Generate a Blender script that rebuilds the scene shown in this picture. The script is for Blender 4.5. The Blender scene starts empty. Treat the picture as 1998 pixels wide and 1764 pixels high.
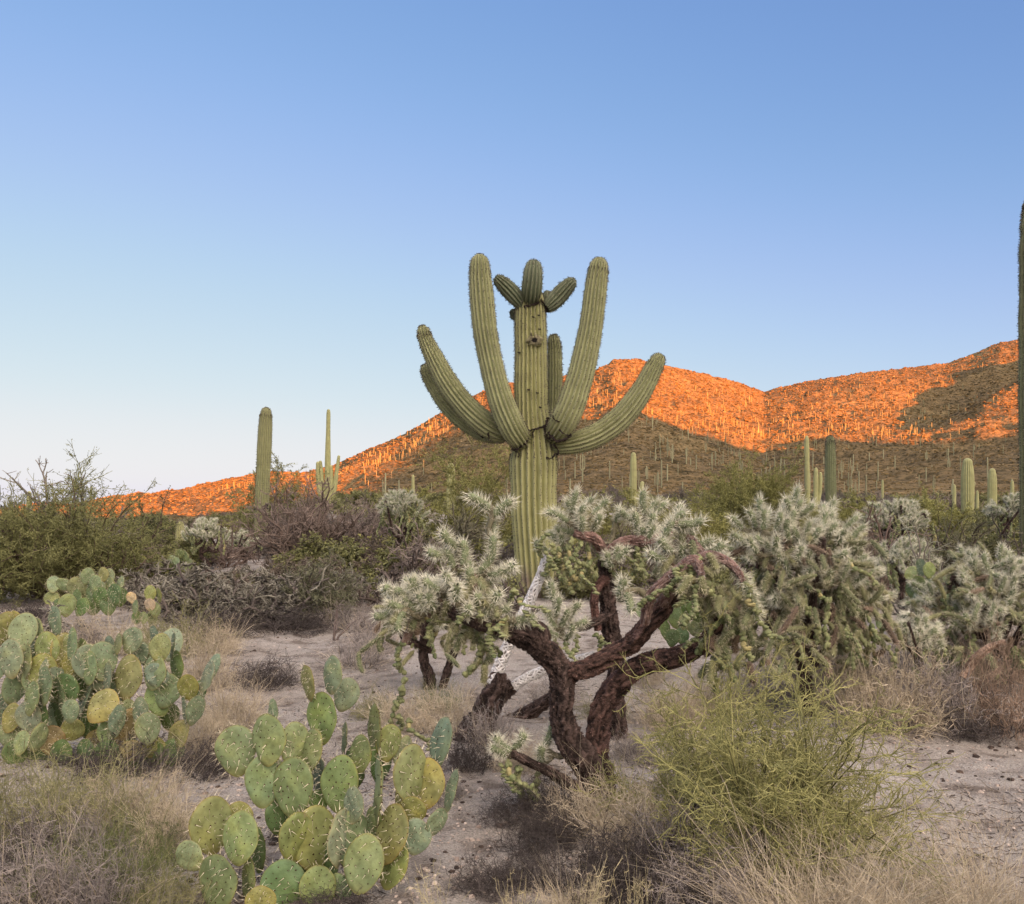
import bpy, math, random
import numpy as np
from mathutils import Vector, Matrix

# ---------------------------------------------------------------- camera, sky, sun, exposure
SC = bpy.context.scene
COL = SC.collection
F, HX, HY, CZ = 1700.0, 999.0, 1010.0, 1.6          # focal length and horizon in photograph pixels, eye height in metres

cam_d = bpy.data.cameras.new("camera")
cam = bpy.data.objects.new("camera", cam_d)
COL.objects.link(cam)
cam.location = (0, 0, CZ)
cam.rotation_euler = (math.pi / 2, 0, 0)
cam_d.sensor_fit = 'HORIZONTAL'
cam_d.sensor_width = 36
cam_d.lens = 36 * F / 1998
cam_d.shift_y = (HY - 882) / 1998
cam_d.clip_start = 0.05
cam_d.clip_end = 9000
SC.camera = cam

SUN_EL, SUN_AZ = math.radians(5), math.radians(150)
SDIR = np.array([math.sin(SUN_AZ) * math.cos(SUN_EL), math.cos(SUN_AZ) * math.cos(SUN_EL), math.sin(SUN_EL)])

world = bpy.data.worlds.new("World")
SC.world = world
world.use_nodes = True
wn, wl = world.node_tree.nodes, world.node_tree.links
sky = wn.new('ShaderNodeTexSky')
sky.sky_type = 'NISHITA'
sky.sun_disc = False
sky.sun_elevation = SUN_EL
sky.sun_rotation = SUN_AZ
sky.altitude = 0
sky.air_density = 0.5
sky.dust_density = 1.2
sky.ozone_density = 1.2
bg = [n for n in wn if n.type == 'BACKGROUND'][0]
bg.inputs[1].default_value = 0.1
# added warm glow high in the sky behind the camera, brightening the shaded foreground
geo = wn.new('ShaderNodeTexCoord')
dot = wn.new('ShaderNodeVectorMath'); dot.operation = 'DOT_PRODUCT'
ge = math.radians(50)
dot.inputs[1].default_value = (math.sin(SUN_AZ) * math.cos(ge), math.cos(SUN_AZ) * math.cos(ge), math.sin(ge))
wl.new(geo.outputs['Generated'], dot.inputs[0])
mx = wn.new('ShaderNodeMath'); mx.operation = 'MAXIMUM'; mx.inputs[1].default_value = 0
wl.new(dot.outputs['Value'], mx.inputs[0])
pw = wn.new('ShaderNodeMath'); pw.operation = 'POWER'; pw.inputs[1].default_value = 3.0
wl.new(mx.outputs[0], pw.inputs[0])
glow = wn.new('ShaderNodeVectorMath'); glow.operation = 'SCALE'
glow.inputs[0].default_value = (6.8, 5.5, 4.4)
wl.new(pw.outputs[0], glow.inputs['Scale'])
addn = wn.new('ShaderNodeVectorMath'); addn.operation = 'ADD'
# soft shoulder per channel, so the pale horizon keeps its colour instead of burning out
m1 = wn.new('ShaderNodeVectorMath'); m1.operation = 'SCALE'; m1.inputs['Scale'].default_value = 0.4287 / 3
cv = wn.new('ShaderNodeRGBCurve')
for ch, pts in enumerate([[(0, 0), (.2, .205), (.39, .44), (.7, .68), (1.0, .84), (1.8, .98), (3, 1.05)],
                          [(0, 0), (.32, .325), (.6, .545), (.9, .705), (1.5, .845), (3, .95)],
                          [(0, 0), (.3, .37), (.58, .65), (.75, .745), (1.05, .86), (1.5, .86), (3, .87)]]):
    c = cv.mapping.curves[ch].points
    while len(c) < len(pts): c.new(0.5, 0.5)
    for p, (a, b) in zip(c, pts): p.location = (a / 3, b / 1.2)
cv.mapping.update()
m3 = wn.new('ShaderNodeVectorMath'); m3.operation = 'SCALE'; m3.inputs['Scale'].default_value = 1.2 / 0.606
wl.new(sky.outputs[0], m1.inputs[0]); wl.new(m1.outputs[0], cv.inputs['Color']); wl.new(cv.outputs[0], m3.inputs[0])
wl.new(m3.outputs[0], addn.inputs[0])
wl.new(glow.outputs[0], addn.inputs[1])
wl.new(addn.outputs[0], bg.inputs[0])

sun_d = bpy.data.lights.new("sun", 'SUN')
sun_d.energy = 5.0
sun_d.angle = math.radians(0.35)
sun_d.color = (1.0, 0.235, 0.008)
sun = bpy.data.objects.new("sun", sun_d)
COL.objects.link(sun)
sun.rotation_euler = Vector(SDIR).to_track_quat('Z', 'Y').to_euler()
sun.location = (40, -60, 60)

SC.view_settings.view_transform = 'Standard'
SC.view_settings.look = 'None'
SC.view_settings.gamma = 1
SC.view_settings.exposure = 2.6
SC.render.engine = 'CYCLES'
SC.cycles.max_bounces = 5
SC.cycles.diffuse_bounces = 3
SC.cycles.glossy_bounces = 2
SC.cycles.use_denoising = True

# ---------------------------------------------------------------- helpers
RNG = np.random.default_rng(11)

def hash2(ix, iy, seed):
    h = (ix.astype(np.int64) * 374761393 + iy.astype(np.int64) * 668265263 + seed * 1442695041) & 0x7fffffff
    h = ((h ^ (h >> 13)) * 1274126177) & 0x7fffffff
    h = h ^ (h >> 16)
    return (h & 0xffff) / 65535.0

def vnoise(x, y, seed=0):
    x = np.asarray(x, float); y = np.asarray(y, float)
    ix, iy = np.floor(x), np.floor(y)
    fx, fy = x - ix, y - iy
    fx = fx * fx * (3 - 2 * fx); fy = fy * fy * (3 - 2 * fy)
    a = hash2(ix, iy, seed); b = hash2(ix + 1, iy, seed)
    c = hash2(ix, iy + 1, seed); d = hash2(ix + 1, iy + 1, seed)
    return (a + (b - a) * fx + (c - a) * fy + (a - b - c + d) * fx * fy) * 2 - 1

def fbm(x, y, octs=4, seed=0, gain=0.5):
    s, a = 0, 1.0
    for o in range(octs):
        s = s + a * vnoise(x * 2 ** o + 17.3 * o, y * 2 ** o - 9.1 * o, seed + o)
        a *= gain
    return s

def unit(v):
    return v / np.maximum(np.linalg.norm(v, axis=-1, keepdims=True), 1e-9)

class MB:
    """collects vertices, faces, colours and material slots and links them as ONE mesh object"""
    def __init__(self):
        self.v, self.c, self.f, self.n = [], [], [], 0
    def add(self, V, Fc, C, m=0):
        V = np.asarray(V, np.float32).reshape(-1, 3)
        Fc = np.asarray(Fc, np.int64)
        C = np.asarray(C, np.float32)
        if C.ndim == 1:
            C = np.tile(C, (len(V), 1))
        self.v.append(V); self.c.append(C[:, :3]); self.f.append((Fc + self.n, m)); self.n += len(V)
    def mesh(self, name, mats, smooth=True):
        me = bpy.data.meshes.new(name)
        V = np.concatenate(self.v); C = np.concatenate(self.c)
        loops = np.concatenate([f.ravel() for f, m in self.f])
        sizes = np.concatenate([np.full(len(f), f.shape[1]) for f, m in self.f])
        mi = np.concatenate([np.full(len(f), m) for f, m in self.f])
        starts = np.concatenate([[0], np.cumsum(sizes)[:-1]])
        me.vertices.add(len(V)); me.vertices.foreach_set('co', V.ravel())
        me.loops.add(len(loops)); me.loops.foreach_set('vertex_index', loops.astype(np.int32))
        me.polygons.add(len(sizes))
        me.polygons.foreach_set('loop_start', starts.astype(np.int32))
        me.polygons.foreach_set('loop_total', sizes.astype(np.int32))
        me.polygons.foreach_set('material_index', mi.astype(np.int32))
        me.polygons.foreach_set('use_smooth', np.full(len(sizes), smooth))
        at = me.attributes.new('Col', 'FLOAT_COLOR', 'POINT')
        at.data.foreach_set('color', np.concatenate([C, np.ones((len(C), 1), np.float32)], 1).ravel())
        for m in (mats if isinstance(mats, (list, tuple)) else [mats]):
            me.materials.append(m)
        me.update(calc_edges=True)
        me.validate()
        return me

def link(name, me, parent=None, loc=None, rot=None, scale=None):
    o = bpy.data.objects.new(name, me)
    COL.objects.link(o)
    if parent is not None:
        o.parent = parent
    if loc is not None: o.location = loc
    if rot is not None: o.rotation_euler = rot
    if scale is not None: o.scale = scale if hasattr(scale, '__len__') else (scale,) * 3
    return o

def tag(o, label, cat, group=None, kind=None):
    if label: o['label'] = label
    if cat: o['category'] = cat
    if group: o['group'] = group
    if kind: o['kind'] = kind
    return o

def thing(name, label, cat, loc=(0, 0, 0), group=None):
    o = bpy.data.objects.new(name, None)
    COL.objects.link(o)
    o.empty_display_size = 0.2
    o.location = loc
    return tag(o, label, cat, group)

def copy_tree(o, parent=None):
    c = o.copy()
    COL.objects.link(c)
    if parent is not None:
        c.parent = parent
    for ch in list(o.children):
        copy_tree(ch, c)
    return c

def P(x, y, Y):
    return np.array([(x - HX) / F * Y, Y, CZ - (y - HY) / F * Y])

GX = [-3000, 6, 10, 15, 25, 40, 60, 90, 120, 6000]
GZ = [0, 0, 0.10, 0.30, 0.65, 1.2, 2.0, 3.0, 4.0, 4.2]
def ground_z(X, Y):
    X = np.asarray(X, float); Y = np.asarray(Y, float)
    z = np.interp(Y, GX, GZ)
    z = (z + np.interp(Y - 2, GX, GZ) + np.interp(Y + 2, GX, GZ)) / 3
    u = X / np.maximum(Y, 1.0)
    z = np.where(Y > 12, 0.18 + (z - 0.18) * (1 - (1 - np.interp(u, [-.36, -.20], [.10, 1.0])) * np.clip((Y - 14) / 20, 0, 1)), z)
    r = np.hypot(X, Y)
    near = np.clip((60 - r) / 50, 0, 1)
    return z + near * (0.05 * vnoise(X / 2.3, Y / 2.3, 3) + 0.024 * fbm(X / 0.5, Y / 0.5, 4, 7))

def gp(x, y):
    """ground point seen at a pixel"""
    lo, hi = 1.5, 110.0
    for _ in range(50):
        m = (lo + hi) / 2
        z = float(ground_z((x - HX) / F * m, m))
        if CZ - (y - HY) / F * m > z: lo = m
        else: hi = m
    X = (x - HX) / F * lo
    return np.array([X, lo, float(ground_z(X, lo))])

def base_at(x, Y):
    X = (x - HX) / F * Y
    return np.array([X, Y, float(ground_z(X, Y))])

# --- geometry generators
def catmull(Pts, R, n):
    Pts = np.asarray(Pts, float); R = np.asarray(R, float)
    A = np.column_stack([Pts, R])
    A = np.vstack([2 * A[0] - A[1], A, 2 * A[-1] - A[-2]])
    k = len(A) - 3
    out = []
    ts = np.linspace(0, k, n)
    for t in ts:
        i = min(int(t), k - 1); f = t - i
        p0, p1, p2, p3 = A[i], A[i + 1], A[i + 2], A[i + 3]
        out.append(0.5 * ((2 * p1) + (-p0 + p2) * f + (2 * p0 - 5 * p1 + 4 * p2 - p3) * f * f + (-p0 + 3 * p1 - 3 * p2 + p3) * f ** 3))
    out = np.array(out)
    out[:, 3] = np.maximum(out[:, 3], 1e-4)
    return out[:, :3], out[:, 3]

def frames(Pt):
    T = unit(np.gradient(Pt, axis=0))
    up = np.array([0, -1.0, 0]) if abs(T[0][1]) < 0.9 else np.array([1.0, 0, 0])
    N = np.zeros_like(T)
    n = up - T[0] * up.dot(T[0]); n /= np.linalg.norm(n)
    for i in range(len(T)):
        n = n - T[i] * n.dot(T[i]); n /= max(np.linalg.norm(n), 1e-9)
        N[i] = n
    return T, N, np.cross(T, N)

def tube(Pt, R, n, mult=None):
    """skin a path: returns verts (rings x n), quads, frames"""
    T, N, B = frames(Pt)
    a = np.linspace(0, 2 * math.pi, n, endpoint=False)
    rad = R[:, None] * (mult if mult is not None else 1.0) * np.ones((1, n))
    V = Pt[:, None, :] + rad[..., None] * (np.cos(a)[None, :, None] * N[:, None, :] + np.sin(a)[None, :, None] * B[:, None, :])
    m = len(Pt)
    i = np.arange(m - 1)[:, None] * n; j = np.arange(n)[None, :]; j2 = (j + 1) % n
    Q = np.stack([i + j, i + j2, i + n + j2, i + n + j], -1).reshape(-1, 4)
    return V.reshape(-1, 3), Q, (T, N, B, a)

def segs(P0, P1, R0, R1, n=3):
    """many thin tapered prisms at once"""
    P0 = np.asarray(P0, float); P1 = np.asarray(P1, float)
    k = len(P0)
    T = unit(P1 - P0)
    up = np.where(np.abs(T[:, 2:3]) > 0.9, np.array([[1.0, 0, 0]]), np.array([[0, 0, 1.0]]))
    A = unit(np.cross(T, up)); B = np.cross(T, A)
    a = np.linspace(0, 2 * math.pi, n, endpoint=False) + 0.5
    off = np.cos(a)[None, :, None] * A[:, None, :] + np.sin(a)[None, :, None] * B[:, None, :]
    V = np.concatenate([P0[:, None] + off * np.asarray(R0).reshape(-1, 1, 1), P1[:, None] + off * np.asarray(R1).reshape(-1, 1, 1)], 1)
    i = (np.arange(k) * 2 * n)[:, None]; j = np.arange(n)[None]; j2 = (j + 1) % n
    Q = np.stack([i + j, i + j2, i + n + j2, i + n + j], -1).reshape(-1, 4)
    return V.reshape(-1, 3), Q, np.repeat(np.arange(k), 2 * n)

def needles(Bs, D, L, w, rng):
    """flat pointed spines: base points, directions, lengths"""
    k = len(Bs)
    S = unit(np.cross(D, rng.normal(size=(k, 3))))
    w = np.broadcast_to(np.asarray(w, float).reshape(-1, 1), (k, 1))
    L = np.broadcast_to(np.asarray(L, float).reshape(-1, 1), (k, 1))
    V = np.stack([Bs - S * w, Bs + S * w, Bs + D * L], 1).reshape(-1, 3)
    return V, np.arange(3 * k).reshape(-1, 3)

def mixc(c0, c1, t):
    t = np.asarray(t, float).reshape(-1, 1)
    return np.asarray(c0)[None] * (1 - t) + np.asarray(c1)[None] * t

def grow(rng, S, D, L, n, jit, pull):
    """wander n steps from every start; returns (N, n+1, 3)"""
    out = [S]
    d = D.copy()
    for k in range(n):
        d = unit(d + rng.normal(size=d.shape) * jit + np.array([0, 0, pull]))
        out.append(out[-1] + d * (L / n)[:, None])
    return np.stack(out, 1)

def twiggy(rng, W, H, n0, kids, ratios, nseg=4, jit=0.16, pull=0.02, spread=1.2, r0=0.012, rr=0.55, rmin=0.0015, foot=0.12, low=0.0):
    """branching shrub filling a dome of half-width W and height H; returns list of (polylines, base radius, level)"""
    az = rng.uniform(0, 2 * math.pi, n0)
    th = spread * np.sqrt(rng.uniform(0.0, 1, n0)) + low
    D = np.stack([np.sin(th) * np.cos(az), np.sin(th) * np.sin(az), np.cos(th)], 1)
    L = 1 / np.sqrt((np.sin(th) / W) ** 2 + (np.cos(th) / H) ** 2) * rng.uniform(0.65, 1.0, n0)
    S = np.stack([np.cos(az) * foot * W * rng.uniform(0, 1, n0), np.sin(az) * foot * W * rng.uniform(0, 1, n0), np.zeros(n0)], 1)
    lev = [(grow(rng, S, D, L * 0.9, nseg + 2, jit, pull), np.full(n0, r0), 0)]
    r = r0
    pl, pL = lev[0][0], L
    for li, (k, ra) in enumerate(zip(kids, ratios)):
        N = len(pl)
        m = pl.shape[1] - 1
        t = rng.uniform(0.25, 1.0, (N, k)) * m
        i = np.minimum(t.astype(int), m - 1); f = (t - i)[..., None]
        idx = np.arange(N)[:, None]
        st = pl[idx, i] * (1 - f) + pl[idx, i + 1] * f
        dr = unit(pl[idx, i + 1] - pl[idx, i])
        dr = unit(dr * 0.8 + rng.normal(size=dr.shape) * 0.62)
        LL = (pL[:, None] * ra * rng.uniform(0.5, 1.15, (N, k))).ravel()
        r = max(r * rr, rmin)
        pl = grow(rng, st.reshape(-1, 3), dr.reshape(-1, 3), LL, nseg if li < 2 else max(2, nseg - 1), jit, pull)
        pL = LL
        lev.append((pl, np.full(len(pl), r), li + 1))
    return lev

def poly_segs(mb, pl, R, c0, c1, rng, n=3, taper=0.45, m=0):
    N, k1, _ = pl.shape
    k = k1 - 1
    P0 = pl[:, :-1].reshape(-1, 3); P1 = pl[:, 1:].reshape(-1, 3)
    f0 = 1 - (1 - taper) * np.arange(k) / k; f1 = 1 - (1 - taper) * (np.arange(k) + 1) / k
    R0 = (R[:, None] * f0[None]).ravel(); R1 = (R[:, None] * f1[None]).ravel()
    V, Q, own = segs(P0, P1, R0, R1, n)
    t = np.clip(np.repeat(rng.uniform(0, 1, N), k) + rng.normal(size=N * k) * 0.08, 0, 1)
    mb.add(V, Q, mixc(c0, c1, t)[own], m)

def blades(mb, rng, n, r0, L, lean, droop, w, c0, c1, nseg=3, lv=0.35, kink=0.0):
    az = rng.uniform(0, 2 * math.pi, n)
    rr = r0 * np.sqrt(rng.uniform(0, 1, n))
    a2 = az + rng.normal(size=n) * 0.6
    th = np.abs(rng.normal(size=n)) * lean
    D = np.stack([np.sin(th) * np.cos(a2), np.sin(th) * np.sin(a2), np.cos(th)], 1)
    S = np.stack([np.cos(az) * rr, np.sin(az) * rr, np.zeros(n)], 1)
    LL = L * np.clip(rng.normal(1, lv, n), 0.3, 1.7)
    pl = [S]
    d = D
    for k in range(nseg):
        d = unit(d + np.stack([np.cos(a2), np.sin(a2), -np.ones(n)], 1) * droop / nseg * rng.uniform(0.2, 1.6, (n, 1)) + rng.normal(size=(n, 3)) * kink)
        pl.append(pl[-1] + d * (LL / nseg)[:, None])
    pl = np.stack(pl, 1)
    side = unit(np.cross(D, rng.normal(size=(n, 3))))
    ww = w * rng.uniform(0.6, 1.3, n)
    f = np.linspace(1, 0.15, nseg + 1)
    A = pl - side[:, None] * (ww[:, None] * f[None])[..., None]
    B = pl + side[:, None] * (ww[:, None] * f[None])[..., None]
    V = np.stack([A, B], 2).reshape(-1, 3)
    i = (np.arange(n) * 2 * (nseg + 1))[:, None] + np.arange(nseg)[None] * 2
    Q = np.stack([i, i + 1, i + 3, i + 2], -1).reshape(-1, 4)
    C = np.repeat(mixc(c0, c1, rng.uniform(0, 1, n)), 2 * (nseg + 1), 0)
    mb.add(V, Q, C)

# ---------------------------------------------------------------- materials
def new_mat(name):
    m = bpy.data.materials.new(name)
    m.use_nodes = True
    nt = m.node_tree
    b = nt.nodes['Principled BSDF']
    return m, nt, nt.nodes, nt.links, b

def col_mat(name, rough=0.8, nscale=8, namt=0.35, bump=0.0, bscale=60, bdist=0.01, spec=0.2, obj_tint=0.0):
    """colour from the mesh's own Col attribute, broken up by noise"""
    m, nt, N, L, b = new_mat(name)
    at = N.new('ShaderNodeAttribute'); at.attribute_name = 'Col'
    tc = N.new('ShaderNodeTexCoord')
    no = N.new('ShaderNodeTexNoise'); no.inputs['Scale'].default_value = nscale; no.inputs['Detail'].default_value = 5
    L.new(tc.outputs['Object'], no.inputs['Vector'])
    mr = N.new('ShaderNodeMapRange')
    mr.inputs['From Min'].default_value = 0.3; mr.inputs['From Max'].default_value = 0.7
    mr.inputs['To Min'].default_value = 1 - namt; mr.inputs['To Max'].default_value = 1 + namt
    L.new(no.outputs['Fac'], mr.inputs['Value'])
    last = mr.outputs[0]
    if obj_tint:
        oi = N.new('ShaderNodeObjectInfo')
        m2 = N.new('ShaderNodeMapRange')
        m2.inputs['To Min'].default_value = 1 - obj_tint; m2.inputs['To Max'].default_value = 1 + obj_tint
        L.new(oi.outputs['Random'], m2.inputs['Value'])
        mu = N.new('ShaderNodeMath'); mu.operation = 'MULTIPLY'
        L.new(last, mu.inputs[0]); L.new(m2.outputs[0], mu.inputs[1])
        last = mu.outputs[0]
    sc = N.new('ShaderNodeVectorMath'); sc.operation = 'SCALE'
    L.new(at.outputs['Color'], sc.inputs[0]); L.new(last, sc.inputs['Scale'])
    L.new(sc.outputs[0], b.inputs['Base Color'])
    b.inputs['Roughness'].default_value = rough
    b.inputs['Specular IOR Level'].default_value = spec
    if bump:
        n2 = N.new('ShaderNodeTexNoise'); n2.inputs['Scale'].default_value = bscale; n2.inputs['Detail'].default_value = 6
        L.new(tc.outputs['Object'], n2.inputs['Vector'])
        bp = N.new('ShaderNodeBump'); bp.inputs['Strength'].default_value = bump; bp.inputs['Distance'].default_value = bdist
        L.new(n2.outputs['Fac'], bp.inputs['Height']); L.new(bp.outputs[0], b.inputs['Normal'])
    return m

def ramp(N, pts):
    r = N.new('ShaderNodeValToRGB')
    e = r.color_ramp.elements
    while len(e) < len(pts): e.new(0.5)
    for i, (p, c) in enumerate(pts):
        e[i].position = p; e[i].color = (*c, 1)
    return r

M_TWIG = col_mat("dry_twigs", 0.85, 3, 0.25, obj_tint=0.15)
M_GREEN = col_mat("green_twigs", 0.65, 3, 0.25, obj_tint=0.12)
M_BARK = col_mat("cholla_bark", 0.9, 14, 0.5, 0.9, 55, 0.03, 0.15)
M_SAG = col_mat("saguaro_skin", 0.62, 5, 0.14, 0.25, 90, 0.01, 0.3)
M_SPINE = col_mat("pale_spines", 0.6, 4, 0.12, spec=0.3)
M_JOINT = col_mat("cholla_flesh", 0.7, 20, 0.3, obj_tint=0.12)
M_SCRUB = col_mat("hillside_scrub", 0.95, 0.6, 0.3, spec=0.05)
M_FAR = col_mat("far_saguaro", 0.8, 2, 0.15, obj_tint=0.2)
M_WOOD = col_mat("bleached_wood", 0.85, 25, 0.3)
M_STONE = col_mat("small_stones", 0.9, 30, 0.3)

def pad_material():
    m, nt, N, L, b = new_mat("prickly_pear_skin")
    oi = N.new('ShaderNodeObjectInfo')
    tc = N.new('ShaderNodeTexCoord')
    add = N.new('ShaderNodeVectorMath'); add.operation = 'ADD'
    L.new(tc.outputs['Object'], add.inputs[0])
    sc = N.new('ShaderNodeVectorMath'); sc.operation = 'SCALE'
    cb = N.new('ShaderNodeCombineXYZ')
    for k in range(3): L.new(oi.outputs['Random'], cb.inputs[k])
    L.new(cb.outputs[0], sc.inputs[0]); sc.inputs['Scale'].default_value = 13
    L.new(sc.outputs[0], add.inputs[1])
    n1 = N.new('ShaderNodeTexNoise'); n1.inputs['Scale'].default_value = 9; n1.inputs['Detail'].default_value = 5
    n2 = N.new('ShaderNodeTexNoise'); n2.inputs['Scale'].default_value = 45; n2.inputs['Detail'].default_value = 6
    L.new(add.outputs[0], n1.inputs['Vector']); L.new(add.outputs[0], n2.inputs['Vector'])
    at = N.new('ShaderNodeAttribute'); at.attribute_name = 'Col'      # ageing: corky towards the base, pale bloom on the rim
    mul = N.new('ShaderNodeVectorMath'); mul.operation = 'MULTIPLY'
    L.new(oi.outputs['Color'], mul.inputs[0]); L.new(at.outputs['Color'], mul.inputs[1])
    r1 = ramp(N, [(0.32, (0.8, 0.84, 0.88)), (0.52, (1, 1, 1)), (0.7, (1.18, 1.1, 0.9))])
    L.new(n1.outputs['Fac'], r1.inputs[0])
    mu2 = N.new('ShaderNodeVectorMath'); mu2.operation = 'MULTIPLY'
    L.new(mul.outputs[0], mu2.inputs[0]); L.new(r1.outputs[0], mu2.inputs[1])
    r2 = ramp(N, [(0.3, (0.8, 0.78, 0.74)), (0.6, (1.12, 1.12, 1.08))])
    L.new(n2.outputs['Fac'], r2.inputs[0])
    mu3 = N.new('ShaderNodeVectorMath'); mu3.operation = 'MULTIPLY'
    L.new(mu2.outputs[0], mu3.inputs[0]); L.new(r2.outputs[0], mu3.inputs[1])
    n4 = N.new('ShaderNodeTexNoise'); n4.inputs['Scale'].default_value = 17; n4.inputs['Detail'].default_value = 7; n4.inputs['Roughness'].default_value = 0.7
    L.new(add.outputs[0], n4.inputs['Vector'])
    r5 = ramp(N, [(0.64, (0, 0, 0)), (0.70, (0.75, 0.75, 0.75))])
    L.new(n4.outputs['Fac'], r5.inputs[0])
    mxc = N.new('ShaderNodeMix'); mxc.data_type = 'RGBA'
    for i_ in mxc.inputs:
        if i_.name == 'A' and i_.type == 'RGBA': L.new(mu3.outputs[0], i_)
        if i_.name == 'B' and i_.type == 'RGBA': i_.default_value = (0.30, 0.23, 0.14, 1)
        if i_.name == 'Factor' and i_.type == 'VALUE': L.new(r5.outputs[0], i_)
    L.new([o_ for o_ in mxc.outputs if o_.type == 'RGBA'][0], b.inputs['Base Color'])
    b.inputs['Roughness'].default_value = 0.55
    b.inputs['Specular IOR Level'].default_value = 0.3
    bp = N.new('ShaderNodeBump'); bp.inputs['Strength'].default_value = 0.35; bp.inputs['Distance'].default_value = 0.01
    L.new(n2.outputs['Fac'], bp.inputs['Height']); L.new(bp.outputs[0], b.inputs['Normal'])
    return m
M_PAD = pad_material()

def ground_material():
    m, nt, N, L, b = new_mat("desert_sand")
    tc = N.new('ShaderNodeTexCoord')
    def noise(s, d=6, ro=0.6):
        n = N.new('ShaderNodeTexNoise'); n.inputs['Scale'].default_value = s; n.inputs['Detail'].default_value = d
        n.inputs['Roughness'].default_value = ro
        L.new(tc.outputs['Object'], n.inputs['Vector']); return n
    big, mid, fine = noise(0.55), noise(4.5), noise(95, 5, 0.75)
    r1 = ramp(N, [(0.3, (0.35, 0.305, 0.25)), (0.5, (0.435, 0.40, 0.355)), (0.7, (0.485, 0.455, 0.415))])
    L.new(big.outputs['Fac'], r1.inputs[0])
    r2 = ramp(N, [(0.34, (0.5, 0.46, 0.43)), (0.5, (0.92, 0.91, 0.90)), (0.7, (1.08, 1.07, 1.05))])
    L.new(mid.outputs['Fac'], r2.inputs[0])
    r3 = ramp(N, [(0.35, (0.42, 0.40, 0.38)), (0.49, (1.0, 1.0, 1.0)), (0.66, (1.38, 1.36, 1.34))])
    L.new(fine.outputs['Fac'], r3.inputs[0])
    vo = N.new('ShaderNodeTexVoronoi'); vo.inputs['Scale'].default_value = 42
    L.new(tc.outputs['Object'], vo.inputs['Vector'])
    r4 = ramp(N, [(0.0, (1.2, 1.17, 1.15)), (0.22, (1.05, 1.04, 1.03)), (0.4, (0.9, 0.9, 0.9))])
    L.new(vo.outputs['Distance'], r4.inputs[0])
    last = r1.outputs[0]
    for r in (r2, r3, r4):
        mu = N.new('ShaderNodeVectorMath'); mu.operation = 'MULTIPLY'
        L.new(last, mu.inputs[0]); L.new(r.outputs[0], mu.inputs[1]); last = mu.outputs[0]
    L.new(last, b.inputs['Base Color'])
    b.inputs['Roughness'].default_value = 0.95
    b.inputs['Specular IOR Level'].default_value = 0.1
    b1 = N.new('ShaderNodeBump'); b1.inputs['Strength'].default_value = 0.6; b1.inputs['Distance'].default_value = 0.03
    L.new(fine.outputs['Fac'], b1.inputs['Height'])
    b2 = N.new('ShaderNodeBump'); b2.inputs['Strength'].default_value = 0.3; b2.inputs['Distance'].default_value = 0.03; b2.invert = True
    L.new(vo.outputs['Distance'], b2.inputs['Height']); L.new(b1.outputs[0], b2.inputs['Normal'])
    b3 = N.new('ShaderNodeBump'); b3.inputs['Strength'].default_value = 0.5; b3.inputs['Distance'].default_value = 0.12
    L.new(mid.outputs['Fac'], b3.inputs['Height']); L.new(b2.outputs[0], b3.inputs['Normal'])
    L.new(b3.outputs[0], b.inputs['Normal'])
    return m
M_GROUND = ground_material()

def mountain_material():
    m, nt, N, L, b = new_mat("mountain_rock_and_soil")
    tc = N.new('ShaderNodeTexCoord')
    mp = N.new('ShaderNodeMapping'); mp.inputs['Scale'].default_value = (1, 1, 1.6)
    L.new(tc.outputs['Object'], mp.inputs['Vector'])
    def noise(s, d=6, ro=0.6):
        n = N.new('ShaderNodeTexNoise'); n.inputs['Scale'].default_value = s; n.inputs['Detail'].default_value = d
        n.inputs['Roughness'].default_value = ro
        L.new(mp.outputs[0], n.inputs['Vector']); return n
    a, c, d = noise(0.02), noise(0.16, 6, 0.65), noise(0.55, 5, 0.7)
    r1 = ramp(N, [(0.35, (0.13, 0.102, 0.060)), (0.55, (0.178, 0.131, 0.068)), (0.7, (0.22, 0.168, 0.088))])
    L.new(a.outputs['Fac'], r1.inputs[0])
    r2 = ramp(N, [(0.36, (0.5, 0.52, 0.48)), (0.5, (1, 1, 1)), (0.66, (1.25, 1.2, 1.12))])
    L.new(c.outputs['Fac'], r2.inputs[0])
    r3 = ramp(N, [(0.38, (0.42, 0.46, 0.42)), (0.5, (1, 1, 1)), (0.66, (1.3, 1.25, 1.2))])
    L.new(d.outputs['Fac'], r3.inputs[0])
    last = r1.outputs[0]
    for r in (r2, r3):
        mu = N.new('ShaderNodeVectorMath'); mu.operation = 'MULTIPLY'
        L.new(last, mu.inputs[0]); L.new(r.outputs[0], mu.inputs[1]); last = mu.outputs[0]
    L.new(last, b.inputs['Base Color'])
    b.inputs['Roughness'].default_value = 0.95
    b.inputs['Specular IOR Level'].default_value = 0.05
    b1 = N.new('ShaderNodeBump'); b1.inputs['Strength'].default_value = 0.8; b1.inputs['Distance'].default_value = 2.0
    L.new(c.outputs['Fac'], b1.inputs['Height'])
    b2 = N.new('ShaderNodeBump'); b2.inputs['Strength'].default_value = 0.8; b2.inputs['Distance'].default_value = 1.2
    L.new(d.outputs['Fac'], b2.inputs['Height']); L.new(b1.outputs[0], b2.inputs['Normal'])
    L.new(b2.outputs[0], b.inputs['Normal'])
    return m
M_MOUNT = mountain_material()

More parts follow.
